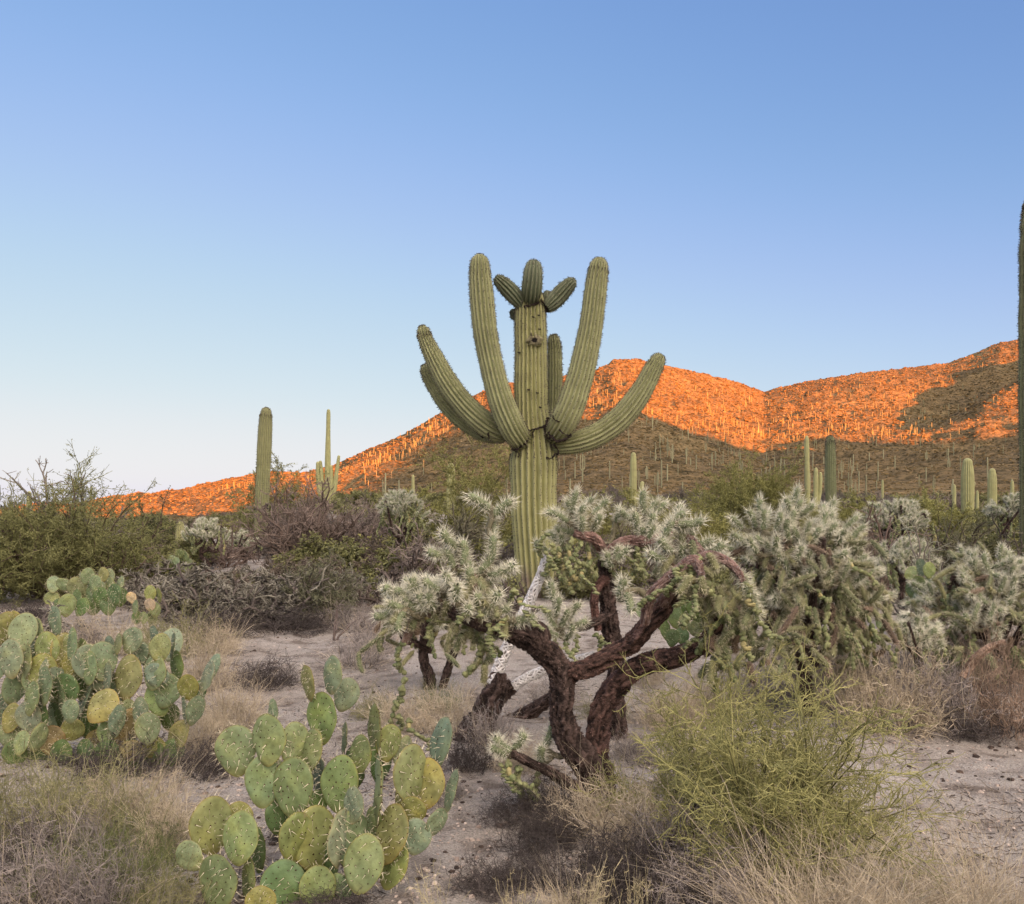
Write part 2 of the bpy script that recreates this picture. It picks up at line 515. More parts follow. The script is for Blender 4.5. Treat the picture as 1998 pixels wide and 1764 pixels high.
# ---------------------------------------------------------------- the ground sheet
def build_ground():
    fine = np.arange(-40, 40.01, 0.25)
    coarse = np.concatenate([np.arange(-180, -40, 5), fine, np.arange(45, 180, 5)])
    A = np.radians(coarse)
    R = np.concatenate([[0.3], 0.5 * 1.016 ** np.arange(0, 540)])
    R = R[R < 2600]
    R = np.append(R, [3200, 4500])
    X = R[:, None] * np.sin(A)[None]; Y = R[:, None] * np.cos(A)[None]
    Z = ground_z(X, Y)
    V = np.stack([X, Y, Z], -1).reshape(-1, 3)
    n, m = len(A), len(R)
    i = np.arange(m - 1)[:, None] * n; j = np.arange(n)[None]; j2 = (j + 1) % n
    Q = np.stack([i + j, i + n + j, i + n + j2, i + j2], -1).reshape(-1, 4)
    mb = MB(); mb.add(V, Q, (0.4, 0.3, 0.25))
    mb.add(V[:n].copy(), np.arange(n)[None, ::-1], (0.4, 0.3, 0.25))
    tag(link('ground', mb.mesh('ground', M_GROUND)), None, None, kind='structure')
build_ground()

# ---------------------------------------------------------------- the mountain, and the hill behind the camera that shades the flat
RIDGE = [(-2600, 996), (-700, 990), (0, 992), (150, 985), (215, 968), (260, 966), (350, 965), (390, 946), (440, 935), (490, 925), (540, 920), (600, 922),
         (660, 905), (700, 886), (780, 852), (860, 806), (930, 770), (985, 747), (1050, 747), (1110, 731), (1160, 722), (1200, 701), (1245, 700),
         (1300, 714), (1370, 728), (1440, 746), (1490, 764), (1520, 756), (1580, 743), (1680, 727), (1740, 721), (1810, 712), (1850, 708),
         (1900, 690), (1950, 669), (1990, 660), (2100, 635), (2400, 560), (3000, 640), (4200, 900)]
RX = np.array([r[0] for r in RIDGE], float); RE = (HY - np.array([r[1] for r in RIDGE], float)) / F
DX = np.array([-2600, 200, 700, 1200, 1490, 1990, 4200.]); DD = np.array([700, 650, 640, 680, 800, 900, 900.])
Y0M = 118.0
E0M = (3.7 - CZ) / Y0M
def e0m(px): return np.interp(px, [480, 720], [-0.0095, E0M])
GEXP = 0.9
SPUR = np.array([[225, 440, 0], [255, 480, 4], [295, 530, 10], [344, 590, 16], [420, 640, 20], [541, 700, 26], [640, 740, 26]], float)

PXG = np.linspace(-2800, 4400, 1801)
_g = np.exp(-(np.arange(-100, 101) / 40.0) ** 2); _g /= _g.sum()
DSM = np.convolve(np.pad(np.interp(PXG, DX, DD), 100, mode='edge'), _g, mode='valid')
_g2 = np.exp(-(np.arange(-12, 13) / 4.0) ** 2); _g2 /= _g2.sum()
ESM = np.convolve(np.pad(np.interp(PXG, RX, RE), 12, mode='edge'), _g2, mode='valid')      # softened skyline for the lower slopes
def m_profile(px, t):
    w = np.clip(t, 0, 1) ** 3
    er = np.interp(px, RX, RE) * w + np.interp(px, PXG, ESM) * (1 - w); dr = np.interp(px, PXG, DSM)
    e = e0m(px) + (er - e0m(px)) * np.clip(t, 0, 1) ** GEXP
    return e, Y0M + (dr - Y0M) * t

def spur_add(X, Y):
    best = np.full(np.shape(X), 1e9); amp = np.zeros(np.shape(X)); side = np.zeros(np.shape(X))
    for a, b in zip(SPUR[:-1], SPUR[1:]):
        d = b[:2] - a[:2]; L2 = d.dot(d)
        s = np.clip(((X - a[0]) * d[0] + (Y - a[1]) * d[1]) / L2, 0, 1)
        qx, qy = a[0] + s * d[0], a[1] + s * d[1]
        dist = np.hypot(X - qx, Y - qy)
        sg = np.sign(d[0] * (Y - a[1]) - d[1] * (X - a[0]))
        up = dist < best
        best = np.where(up, dist, best); amp = np.where(up, a[2] + (b[2] - a[2]) * s, amp); side = np.where(up, sg, side)
    w = np.where(side > 0, 22.0, 45.0)
    hollow = np.where(side > 0, np.exp(-((best - 60) / 40) ** 2), 0)
    return amp * np.exp(-(best / w) ** 2) - 0.35 * amp * hollow

def m_point(px, t):
    px = np.asarray(px, float); t = np.asarray(t, float)
    e, Y = m_profile(px, np.clip(t, 0, 1))
    X = (px - HX) / F * Y
    Z = CZ + e * Y
    tt = np.clip(t, 0, 1)
    env = np.clip(tt * 4, 0, 1) * np.clip((1 - tt) * 5, 0.0, 1)
    gul = fbm(X / 70 + Y / 260, Y / 190, 4, 31)
    Z = Z + env * (5.5 * gul + 2.2 * fbm(X / 22, Y / 26, 3, 41)) + 0.8 * np.clip(tt * 3, 0, 1) * fbm(X / 5.0, Y / 6.0, 3, 51)
    Z = Z + spur_add(X, Y) * np.clip((1 - tt) * 4, 0, 1)
    return np.stack([X, Y, Z], -1)

def t_of(px, y):
    er = np.interp(px, RX, RE)
    e = (HY - np.asarray(y, float)) / F
    return np.clip((e - e0m(px)) / np.maximum(er - e0m(px), 1e-4), 0, 1) ** (1 / GEXP)

def build_mountain():
    px = np.concatenate([np.linspace(-2600, -100, 60)[:-1], np.linspace(-100, 2100, 620), np.linspace(2100, 4200, 70)[1:]])
    t = np.linspace(0, 1, 240) ** 0.9
    PX, T = np.meshgrid(px, t)
    V = m_point(PX, T)
    back = []
    dr = np.interp(px, PXG, DSM)
    for k, (dy, fz) in enumerate([(0.05, 0.97), (0.15, 0.8), (0.35, 0.5), (0.7, 0.15), (1.0, -0.02)]):
        Yb = dr * (1 + dy)
        back.append(np.stack([(px - HX) / F * Yb, Yb, V[-1, :, 2] * fz], -1))
    V = np.concatenate([V, np.stack(back)], 0)
    # a skirt that runs under the ground sheet
    sk = V[:1].copy(); sk[..., 1] -= 8; sk[..., 2] -= 3
    V = np.concatenate([sk, V], 0)
    m, n = V.shape[:2]
    i = np.arange(m - 1)[:, None] * n; j = np.arange(n - 1)[None]
    Q = np.stack([i + j, i + j + 1, i + n + j + 1, i + n + j], -1).reshape(-1, 4)
    mb = MB(); mb.add(V.reshape(-1, 3), Q, (0.25, 0.18, 0.14))
    tag(link('mountain', mb.mesh('mountain', M_MOUNT)), None, None, kind='structure')
build_mountain()

EDGE = [(560, 985), (655, 962), (760, 905), (860, 850), (930, 818), (1000, 800), (1100, 790), (1150, 788), (1230, 802), (1330, 824),
        (1400, 848), (1470, 855), (1540, 853), (1600, 866), (1660, 868), (1740, 862), (1800, 866), (1860, 880), (1900, 893), (1990, 906),
        (2200, 915), (2600, 900), (3400, 880)]
def build_shade_hill():
    yc = -480.0
    ex = np.array([e[0] for e in EDGE], float); ey = np.array([e[1] for e in EDGE], float)
    tt = t_of(ex, ey)
    pts = m_point(ex, tt)
    k = (pts[:, 1] - yc) / -SDIR[1]
    q = pts + k[:, None] * SDIR[None]
    o = np.argsort(q[:, 0])
    cx, czz = q[o, 0], q[o, 2]
    cx = np.concatenate([[-900, -200, 250, 384], cx, [cx[-1] + 400, cx[-1] + 900]])
    czz = np.concatenate([[40, 70, 78, 78], czz, [czz[-1] * 0.9, 10]])
    xs = np.linspace(-900, cx[-1], 500)
    zs = np.interp(xs, cx, czz) + 0.5 * fbm(xs / 9, xs * 0, 3, 77)
    ys = np.array([-260, -300, -340, -380, -420, -450, -470, yc, -500, -560, -640, -760, -900.])
    pr = np.array([-.05, 0.15, 0.36, 0.56, 0.75, 0.88, 0.955, 1, 0.955, 0.75, 0.5, 0.2, -.05])
    X, Yy = np.meshgrid(xs, ys)
    Z = zs[None] * pr[:, None] + (1 - pr[:, None] ** 2) * 3 * fbm(X / 40, Yy / 40, 3, 5) - 2 * (pr[:, None] < 0)
    V = np.stack([X, Yy, Z], -1)
    m, n = X.shape
    i = np.arange(m - 1)[:, None] * n; j = np.arange(n - 1)[None]
    Q = np.stack([i + j, i + j + 1, i + n + j + 1, i + n + j], -1).reshape(-1, 4)[:, ::-1]
    mb = MB(); mb.add(V.reshape(-1, 3), Q, (0.25, 0.18, 0.14))
    tag(link('western_hill', mb.mesh('western_hill', M_MOUNT)), None, None, kind='structure')
    return xs, zs
build_shade_hill()

# scrub and boulders over the slopes: uncountable, one mass each
def blob_mass(name, n, mk_pts, size, cols, mat, seed, flat=0.7):
    rng = np.random.default_rng(seed)
    pts = mk_pts(rng, n)
    n = len(pts)
    # a low dome: top, two rings of six
    k = 6
    a = np.linspace(0, 2 * math.pi, k, endpoint=False)
    s = size(rng, n) * np.clip(pts[:, 1] / 420, 0.45, 1.4)
    top = np.zeros((n, 1, 3)); top[:, 0, 2] = 1.0
    jit = lambda: rng.uniform(0.65, 1.3, (n, k))
    r1, r2 = jit() * 0.72, jit()
    ring1 = np.stack([np.cos(a) * r1, np.sin(a) * r1, 0.72 * rng.uniform(0.7, 1.2, (n, k))], -1)
    ring2 = np.stack([np.cos(a) * r2, np.sin(a) * r2, np.full((n, k), -0.25)], -1)
    L = np.concatenate([top, ring1, ring2], 1) * s[:, None, None] * np.array([1, 1, flat])
    V = pts[:, None] + L
    j = np.arange(k); j2 = (j + 1) % k
    base = (np.arange(n) * (2 * k + 1))[:, None]
    T3 = np.stack([np.zeros(k, int), 1 + j, 1 + j2], -1)
    Q4 = np.stack([1 + j, 1 + k + j, 1 + k + j2, 1 + j2], -1)
    tri = (base[..., None] + T3[None]).reshape(-1, 3)
    quad = (base[..., None] + Q4[None]).reshape(-1, 4)
    c = mixc(cols[0], cols[1], rng.uniform(0, 1, n))
    C = np.repeat(c, 2 * k + 1, 0)
    mb = MB(); mb.add(V.reshape(-1, 3), tri, C)
    mb.f.append((quad, 0))
    o = link(name, mb.mesh(name, mat, smooth=False))
    return o

def slope_pts(rng, n):
    px = rng.uniform(-50, 2060, n)
    t = rng.uniform(0.0, 1, n)
    return m_point(px, t)
o = blob_mass('hillside_scrub', 60000, slope_pts, lambda r, n: r.uniform(0.25, 0.8, n) * (1 + (r.uniform(0, 1, n) > 0.95) * 0.7),
              ((0.065, 0.052, 0.026), (0.18, 0.125, 0.055)), M_SCRUB, 5, 0.6)
tag(o, 'low desert scrub dotted over the mountain slopes', 'scrub', kind='stuff')
o = blob_mass('hillside_rocks', 9000, slope_pts, lambda r, n: r.uniform(0.3, 1.0, n) ** 1.6, ((0.16, 0.12, 0.07), (0.25, 0.19, 0.11)), M_SCRUB, 6, 0.6)
tag(o, 'weathered brown boulders strewn over the mountain slopes', 'rocks', kind='stuff')

# ---------------------------------------------------------------- saguaros
SAG_G = np.array((0.335, 0.335, 0.150))
def ribbed(mb, path, rad, ribs, depth, step, rng, col=SAG_G, col2=None, spines=True, tip=True, m=0, ms=1, lump=0.02, spl=0.035, sw=0.0035, foot=None):
    """ribbed column along a path; crests carry a pale seam with dark spine cushions"""
    Lp = np.sum(np.linalg.norm(np.diff(path, axis=0), axis=1))
    n = max(8, int(Lp / step))
    Pt, R = catmull(path, rad, n)
    if tip:                                        # rounded dome over the last radius
        d = unit(Pt[-1] - Pt[-2]); r = R[-1]
        a = np.linspace(0, math.pi / 2, 9)[1:]
        Pt = np.vstack([Pt, Pt[-1] + d * (np.sin(a) * r * 1.25)[:, None]])
        R = np.concatenate([R, np.maximum(r * np.cos(a), 0.004)])
    per = 10
    na = ribs * per
    a = np.linspace(0, 2 * math.pi, na, endpoint=False)
    crest = np.abs(np.cos(ribs * a / 2))           # 1 on the crest, 0 in the groove
    prof = 1 - depth * (1 - crest ** 0.8)
    s = np.linspace(0, Lp, len(Pt))
    lum = 1 + lump * fbm(s * 3.1 + rng.uniform(0, 99), s * 0, 2, 9)[:, None]
    mult = prof[None] * lum
    V, Q, (T, N, B, aa) = tube(Pt, R, na, mult)
    c2 = col if col2 is None else col2
    f = np.linspace(0, 1, len(Pt))
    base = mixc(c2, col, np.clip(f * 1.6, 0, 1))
    C = np.repeat(base, na, 0).reshape(len(Pt), na, 3).copy()
    seam = np.clip((crest - 0.9) / 0.1, 0, 1)[None, :, None]
    C = C * (1 - seam * 0.35) + np.array((0.34, 0.33, 0.19)) * seam * 0.35
    if foot is not None:                           # corky grey bark near the ground
        w = np.clip((foot - (Pt[:, 2] - Pt[0, 2])) / 0.35, 0, 1)[:, None, None]
        blot = np.clip(0.5 + 1.2 * fbm(a[None] * 3 + 0 * s[:, None], s[:, None] * 2.5, 3, 21), 0, 1)[..., None]
        C = C * (1 - w * blot) + np.array((0.2, 0.16, 0.13)) * w * blot
    mb.add(V, Q, C.reshape(-1, 3), m)
    mb.add(V[-na:].copy(), np.arange(na)[None], base[-1], m)
    if spines:
        ci = np.arange(ribs) * per
        gap = 0.032
        idx = np.unique(np.clip((np.arange(0, s[-1], gap) / s[-1] * (len(Pt) - 1)).astype(int), 1, len(Pt) - 1))
        Vg = V.reshape(len(Pt), na, 3)
        for k in idx:
            base_p = Vg[k, ci] + rng.normal(size=(ribs, 3)) * 0.004
            out = unit(Vg[k, ci] - Pt[k])
            al = unit(np.broadcast_to(Pt[min(k + 1, len(Pt) - 1)] - Pt[k - 1], out.shape)); ac = np.cross(out, al)
            kq = spl / .035; c0 = base_p + out * .003 * kq
            wq, hq = .0062 * kq, .0085 * kq
            v = np.stack([c0 - ac * wq, c0 - al * hq, c0 + ac * wq, c0 + al * hq], 1).reshape(-1, 3)
            mb.add(v, np.arange(4 * ribs).reshape(-1, 4), (0.06, 0.048, 0.03), ms)
            for q in range(4):
                d = unit(out + rng.normal(size=(ribs, 3)) * 0.55)
                dark = q < 2
                v, fc = needles(base_p, d, spl * rng.uniform(0.5, 1.2, ribs), sw * (1.9 if dark else 1), rng)
                mb.add(v, fc, (0.06, 0.045, 0.035) if dark else (0.42, 0.39, 0.28), ms)
    return Pt, R, V

def px_path(pts, Y, dY=None):
    """pixel outline (centre x, y, width) to a 3-D path at depth Y"""
    out, rad = [], []
    for i, p in enumerate(pts):
        y = Y + (dY[i] if dY is not None else 0)
        out.append(P(p[0], p[1], y)); rad.append(p[2] / 2 * y / F)
    return np.array(out), np.array(rad)

def z7(*p):    # coordinates read off an enlarged crop of the photograph
    return [(780 + a / 3.633, 470 + b / 3.633, w / 3.633) for a, b, w in p]

def main_saguaro():
    Y = 15.0
    rng = np.random.default_rng(3)
    b = base_at(1052, Y)
    root = thing('saguaro', 'giant many-armed saguaro with a crown of stubby arms, towering above the cholla', 'cactus', b)
    off = -b
    def part(name, path, rad, ribs, label=None, **kw):
        mb = MB()
        ribbed(mb, np.asarray(path) + off, rad, ribs, kw.pop('depth', 0.235), kw.pop('step', 0.03), rng, **kw)
        o = link(name, mb.mesh(name, [M_SAG, M_SPINE]), root)
        if label: o['label'] = label
        return o
    tr = [(1052, 1175, 78), (1048, 1110, 84), (1042, 1000, 90), (1041, 915, 91), (1041, 882, 88), (1040, 850, 76), (1037, 800, 68), (1036, 745, 66), (1036, 690, 64), (1035, 640, 63), (1035, 603, 60), (1036, 592, 52)]
    p, r = px_path(tr, Y)
    trunk = part('trunk', p, r, 22, tip=True, foot=0.75, lump=0.025)
    Yf = lambda v: [v] * 20
    A = z7((880, 1425, 150), (850, 1400, 165), (800, 1325, 185), (735, 1180, 186), (690, 1040, 176), (655, 900, 170), (625, 760, 170), (605, 640, 170), (590, 500, 172), (580, 380, 168), (570, 260, 156), (567, 180, 138))
    B = z7((1085, 1385, 140), (1120, 1350, 175), (1165, 1280, 195), (1215, 1170, 200), (1250, 1060, 192), (1283, 955, 186), (1318, 800, 178), (1348, 650, 170), (1370, 500, 164), (1388, 350, 156), (1403, 235, 144), (1408, 200, 136))
    Cc = z7((760, 1375, 120), (690, 1345, 165), (600, 1290, 172), (500, 1205, 165), (410, 1105, 158), (330, 990, 150), (265, 870, 138), (215, 770, 122), (180, 690, 104), (170, 655, 92))
    D = z7((740, 1395, 70), (660, 1385, 100), (560, 1345, 125), (450, 1270, 135), (350, 1175, 132), (275, 1070, 125), (215, 975, 105), (190, 925, 84))
    E_ = z7((1080, 1440, 120), (1150, 1445, 140), (1270, 1425, 160), (1390, 1380, 168), (1500, 1310, 170), (1590, 1230, 168), (1670, 1130, 162), (1735, 1030, 150), (1785, 930, 135), (1820, 865, 115))
    Fb = z7((1075, 1330, 90), (1095, 1200, 104), (1100, 1050, 108), (1100, 900, 106), (1098, 780, 100), (1093, 715, 88))
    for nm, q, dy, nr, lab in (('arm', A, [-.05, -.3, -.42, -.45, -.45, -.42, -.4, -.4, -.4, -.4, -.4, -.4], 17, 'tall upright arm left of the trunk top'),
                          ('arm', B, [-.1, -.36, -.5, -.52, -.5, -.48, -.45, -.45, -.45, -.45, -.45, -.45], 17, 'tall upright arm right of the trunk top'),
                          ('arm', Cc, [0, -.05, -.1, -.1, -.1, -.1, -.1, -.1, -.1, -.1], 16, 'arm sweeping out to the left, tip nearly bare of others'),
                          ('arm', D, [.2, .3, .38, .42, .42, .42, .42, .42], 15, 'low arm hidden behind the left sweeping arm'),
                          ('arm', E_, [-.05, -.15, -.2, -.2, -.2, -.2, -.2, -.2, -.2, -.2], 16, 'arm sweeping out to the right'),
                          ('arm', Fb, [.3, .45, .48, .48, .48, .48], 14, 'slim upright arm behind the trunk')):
        p, r = px_path(q, Y, dy)
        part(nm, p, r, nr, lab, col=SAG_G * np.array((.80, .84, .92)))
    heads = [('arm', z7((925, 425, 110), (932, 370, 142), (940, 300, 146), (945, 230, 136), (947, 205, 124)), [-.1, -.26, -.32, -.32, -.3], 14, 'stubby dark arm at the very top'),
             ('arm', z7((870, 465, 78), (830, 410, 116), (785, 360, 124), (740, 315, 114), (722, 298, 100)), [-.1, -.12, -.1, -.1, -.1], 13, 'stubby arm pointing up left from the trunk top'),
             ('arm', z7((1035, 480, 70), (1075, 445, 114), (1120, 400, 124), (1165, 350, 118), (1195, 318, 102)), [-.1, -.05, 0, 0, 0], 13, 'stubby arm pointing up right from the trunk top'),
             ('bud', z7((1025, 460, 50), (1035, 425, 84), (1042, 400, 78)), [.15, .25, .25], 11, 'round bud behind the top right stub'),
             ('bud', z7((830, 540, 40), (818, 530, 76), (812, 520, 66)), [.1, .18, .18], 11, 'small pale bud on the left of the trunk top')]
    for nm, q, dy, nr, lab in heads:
        p, r = px_path(q, Y, dy)
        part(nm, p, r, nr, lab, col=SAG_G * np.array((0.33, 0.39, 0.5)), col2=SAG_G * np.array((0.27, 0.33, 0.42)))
    # woodpecker hole, its dark depth painted as a black disc, with its corky rim, and the dark scars where the arms join
    c = P(780 + 955 / 3.633, 470 + 705 / 3.633, Y - 0.30) + off
    mb = MB()
    a = np.linspace(0, 2 * math.pi, 26, endpoint=False)
    w = rng.uniform(0.7, 1.3, 26)
    def ring(rx, rz, dy, jit): return np.stack([c[0] + rx * np.cos(a) * (1 + (w - 1) * jit), np.full(26, c[1] + dy), c[2] + rz * np.sin(a) * (1 + (w - 1) * jit)], -1)
    rings = np.concatenate([ring(.135, .105, .055, 1.0), ring(.115, .09, .005, 1.4), ring(.05, .045, -.012, 1), ring(.040, .038, -.008, .5), ring(.034, .034, -.004, .2)])
    j = np.arange(26); j2 = (j + 1) % 26
    Q = np.concatenate([np.stack([k * 26 + j, k * 26 + j2, (k + 1) * 26 + j2, (k + 1) * 26 + j], -1) for k in range(4)])
    C = np.concatenate([np.tile((0.31, 0.30, 0.15), (26, 1)), np.tile((0.26, 0.245, 0.135), (26, 1)), np.tile((0.17, 0.15, 0.095), (26, 1)), np.tile((0.012, 0.01, 0.009), (52, 1))])
    mb.add(rings, Q, C); mb.add(rings[-26:].copy(), np.arange(26)[None], (0.012, 0.01, 0.009))
    for k in range(9):                       # torn fibres above the hole
        x0 = c[0] + rng.uniform(-.1, .1)
        v, q, own = segs([[x0, c[1] + .004, c[2] + .03]], [[x0 + rng.normal() * .004, c[1] - .0, c[2] + rng.uniform(.07, .14)]], [0.007], [0.003], 5)
        mb.add(v, q, (0.07, 0.05, 0.045))
    o = link('nest_hole', mb.mesh('nest_hole', M_BARK), trunk); o['label'] = 'woodpecker hole painted black inside with a corky grey rim'
    def scar(pts, dY, wd):
        pth = np.array([P(780 + x / 3.633, 470 + y / 3.633, Y + d) for (x, y), d in zip(pts, dY)]) + off
        pt, rr = catmull(pth, np.full(len(pth), wd), len(pth) * 12)
        pt = pt + np.stack([fbm(np.arange(len(pt)) * .35, np.zeros(len(pt)) + q, 2, 60 + q) for q in range(3)], -1) * np.array([.012, .008, .012])
        rr = wd * (1 + 0.7 * fbm(np.arange(len(pt)) * .5, np.zeros(len(pt)), 2, 71)); rr[-1] = rr[0] = 0.002
        v, q, _ = tube(pt, np.abs(rr) + .002, 7)
        mb = MB(); mb.add(v, q, (0.035, 0.026, 0.022))
        link('scar', mb.mesh('scar', M_BARK), trunk)
    ya = -0.40
    scar([(905, 1345), (912, 1385), (890, 1430), (845, 1470), (800, 1480)], [-.37, -.39, -.42, -.42, -.40], .016)
    scar([(905, 1350), (935, 1340), (975, 1330), (1010, 1318), (1045, 1300)], [-.33, -.335, -.335, -.32, -.30], .012)
    scar([(1050, 1250), (1045, 1320), (1065, 1380), (1110, 1415), (1165, 1410), (1215, 1370)], [-.36, -.40, -.50, -.58, -.60, -.58], .018)
    scar([(1040, 1300), (1030, 1350), (1050, 1395), (1085, 1410)], [-.34, -.35, -.40, -.42], .014)
    scar([(1090, 1440), (1120, 1480), (1115, 1520)], [-.34, -.34, -.36], .012)
    scar([(1130, 1340), (1170, 1370), (1205, 1395)], [-.72, -.74, -.72], .008)
    scar([(1085, 1240), (1100, 1270), (1130, 1285)], [-.66, -.68, -.70], .007)
    scar([(540, 1345), (570, 1380), (590, 1395)], [.05, .0, .0], .012)
    scar([(630, 1360), (632, 1400)], [-.24, -.24], .010)
    scar([(800, 1485), (840, 1500), (835, 1540)], [-.36, -.37, -.37], .008)
    scar([(1040, 1540), (1075, 1540), (1100, 1510)], [-.38, -.37, -.35], .010)
    scar([(945, 1350), (942, 1395)], [-.345, -.36], .008)
    for x_, y_, d_ in ((985, 528, -.28), (945, 540, -.30), (990, 626, -.27), (845, 792, -.22), (912, 1055, -.29), (975, 1078, -.30), (995, 1180, -.31)):
        scar([(x_ - 4, y_ + 2), (x_ + 1, y_ - 1), (x_ + 5, y_ + 2)], [d_ + .005, d_, d_ + .005], .0045)
    scar([(880, 470), (935, 455), (985, 435)], [-.20, -.28, -.22], .014)
    scar([(1000, 420), (1030, 450), (1040, 500)], [-.2, -.16, -.12], .012)
    return root
main_saguaro()

def plain_saguaro(label, px, Y, ytop, wpx, lean=0, ribs=16, seed=0, arms=(), ybase=None, col=SAG_G, scar=None, group=None, step=None, taper=1.0, name='saguaro', spines=None):
    """px: (x at the base), ytop: pixel row of the tip; arms: pixel outlines"""
    rng = np.random.default_rng(seed)
    b = base_at(px, Y)
    root = thing(name, label, 'cactus', b, group)
    zb = HY - (b[2] - CZ) / Y * F
    st = step or max(0.03, Y * 0.0022)
    sp = (Y < 32) if spines is None else spines
    def part(nm, q):
        p, r = px_path(q, Y)
        mb = MB()
        ribbed(mb, p - b, r, ribs if nm == 'trunk' else max(8, ribs - 3), 0.16, st, rng, col=col, spines=sp, spl=max(.035, Y * .0014), sw=max(.0035, Y * .00016), foot=(0.8 if Y < 40 else None), lump=0.03)
        return link(nm, mb.mesh(nm, [M_SAG, M_SPINE]), root)
    h = zb - ytop
    w = wpx
    tr = [(px, zb + 6, w * .86), (px + lean * .25, zb - h * .25, w * .97), (px + lean * .5, zb - h * .5, w * 1.02), (px + lean * .75, ytop + max(h * .25, w * 1.5), w * taper), (px + lean * .95, ytop + max(h * .06, w * .95), w * .9 * taper), (px + lean, ytop + w * .5, w * .76 * taper)]
    t = part('trunk', tr)
    for q in arms:
        part('arm', q)
    if scar is not None:
        mb = MB()
        x, y, sw = scar
        c = P(x, y, Y) - b
        rr = wpx / 2 * Y / F
        a = np.linspace(0, 2 * math.pi, 48)
        pth = np.stack([c[0] + rr * 1.0 * np.cos(a), rr * 1.0 * np.sin(a), c[2] + .03 * fbm(a * 2, a * 0, 2, 5)], -1)
        v, q, _ = tube(pth, .012 + .02 * np.abs(fbm(a * 3, a * 0, 2, 8)), 7)
        mb.add(v, q, (0.04, 0.03, 0.025))
        v, q, own = segs([[c[0] + rr * .6, -rr * .85, c[2]]], [[c[0] + rr * 1.0, -rr * .6, c[2] + .12]], [.07], [.045], 7)
        mb.add(v, q, (0.03, 0.022, 0.02))
        link('scar', mb.mesh('scar', M_BARK), t)
    return root

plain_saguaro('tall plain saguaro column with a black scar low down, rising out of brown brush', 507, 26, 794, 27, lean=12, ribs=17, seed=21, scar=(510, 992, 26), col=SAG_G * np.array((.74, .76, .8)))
plain_saguaro('slim candelabra saguaro with one thin central spire and a ring of short arms', 638, 58, 797, 11, lean=3, ribs=10, seed=22, taper=.8,
              arms=[[(634, 980, 8), (624, 960, 10), (621, 930, 9), (620, 905, 7)], [(636, 980, 8), (630, 955, 9), (627, 925, 9), (625, 903, 7)],
                    [(642, 985, 9), (646, 960, 10), (646, 930, 9), (645, 912, 8)], [(644, 985, 9), (652, 955, 10), (657, 920, 8), (661, 892, 6)],
                    [(640, 985, 9), (641, 960, 10), (640, 930, 10), (638, 918, 8)]])
plain_saguaro('short rounded saguaro column among the grey brush', 352, 24, 1016, 19, ribs=14, seed=23)
plain_saguaro('small dark saguaro stub above the green bush at the left edge', 55, 34, 958, 10, ribs=11, seed=24, lean=2)
plain_saguaro('slim saguaro with one small side arm, standing right of the giant one', 1236, 44, 882, 13, ribs=12, seed=25,
              arms=[[(1240, 985, 7), (1247, 970, 10), (1251, 955, 10), (1253, 944, 8)]])
plain_saguaro('thin leaning saguaro pole close left of the thick dark one', 1577, 52, 850, 9, ribs=10, seed=26, lean=-3)
plain_saguaro('short twin-stemmed saguaro between two taller columns', 1592, 56, 912, 9, ribs=10, seed=27, arms=[[(1596, 985, 6), (1600, 960, 7), (1601, 935, 7), (1601, 925, 6)]])
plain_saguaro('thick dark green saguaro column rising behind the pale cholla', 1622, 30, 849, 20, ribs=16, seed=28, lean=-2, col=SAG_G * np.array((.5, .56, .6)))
plain_saguaro('pale stout saguaro with a tiny bud, second from the right edge', 1888, 34, 893, 23, ribs=16, seed=29, arms=[[(1896, 950, 4), (1900, 946, 6), (1901, 943, 5)]])
plain_saguaro('pale saguaro column behind the flat-topped cholla near the right edge', 1936, 38, 913, 17, ribs=14, seed=30)
plain_saguaro('thin pale saguaro pole left of the stout pale one', 1862, 46, 945, 7, ribs=9, seed=31)
plain_saguaro('short thin saguaro pole just right of the stout pale one', 1907, 48, 957, 6, ribs=9, seed=32)
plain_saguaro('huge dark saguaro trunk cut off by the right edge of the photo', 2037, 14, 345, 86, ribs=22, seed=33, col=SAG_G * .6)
plain_saguaro('pale blunt saguaro tip showing through the olive tree left of the giant', 880, 40, 903, 17, ribs=13, seed=34)
plain_saguaro('thin saguaro pole above the round-headed cholla left of centre', 806, 50, 926, 6, ribs=9, seed=35)
plain_saguaro('very thin saguaro pole above the right-hand olive bush', 1722, 62, 936, 5, ribs=8, seed=36)
plain_saguaro('slim saguaro at the far right edge above the brush', 1975, 50, 937, 7, ribs=9, seed=37)

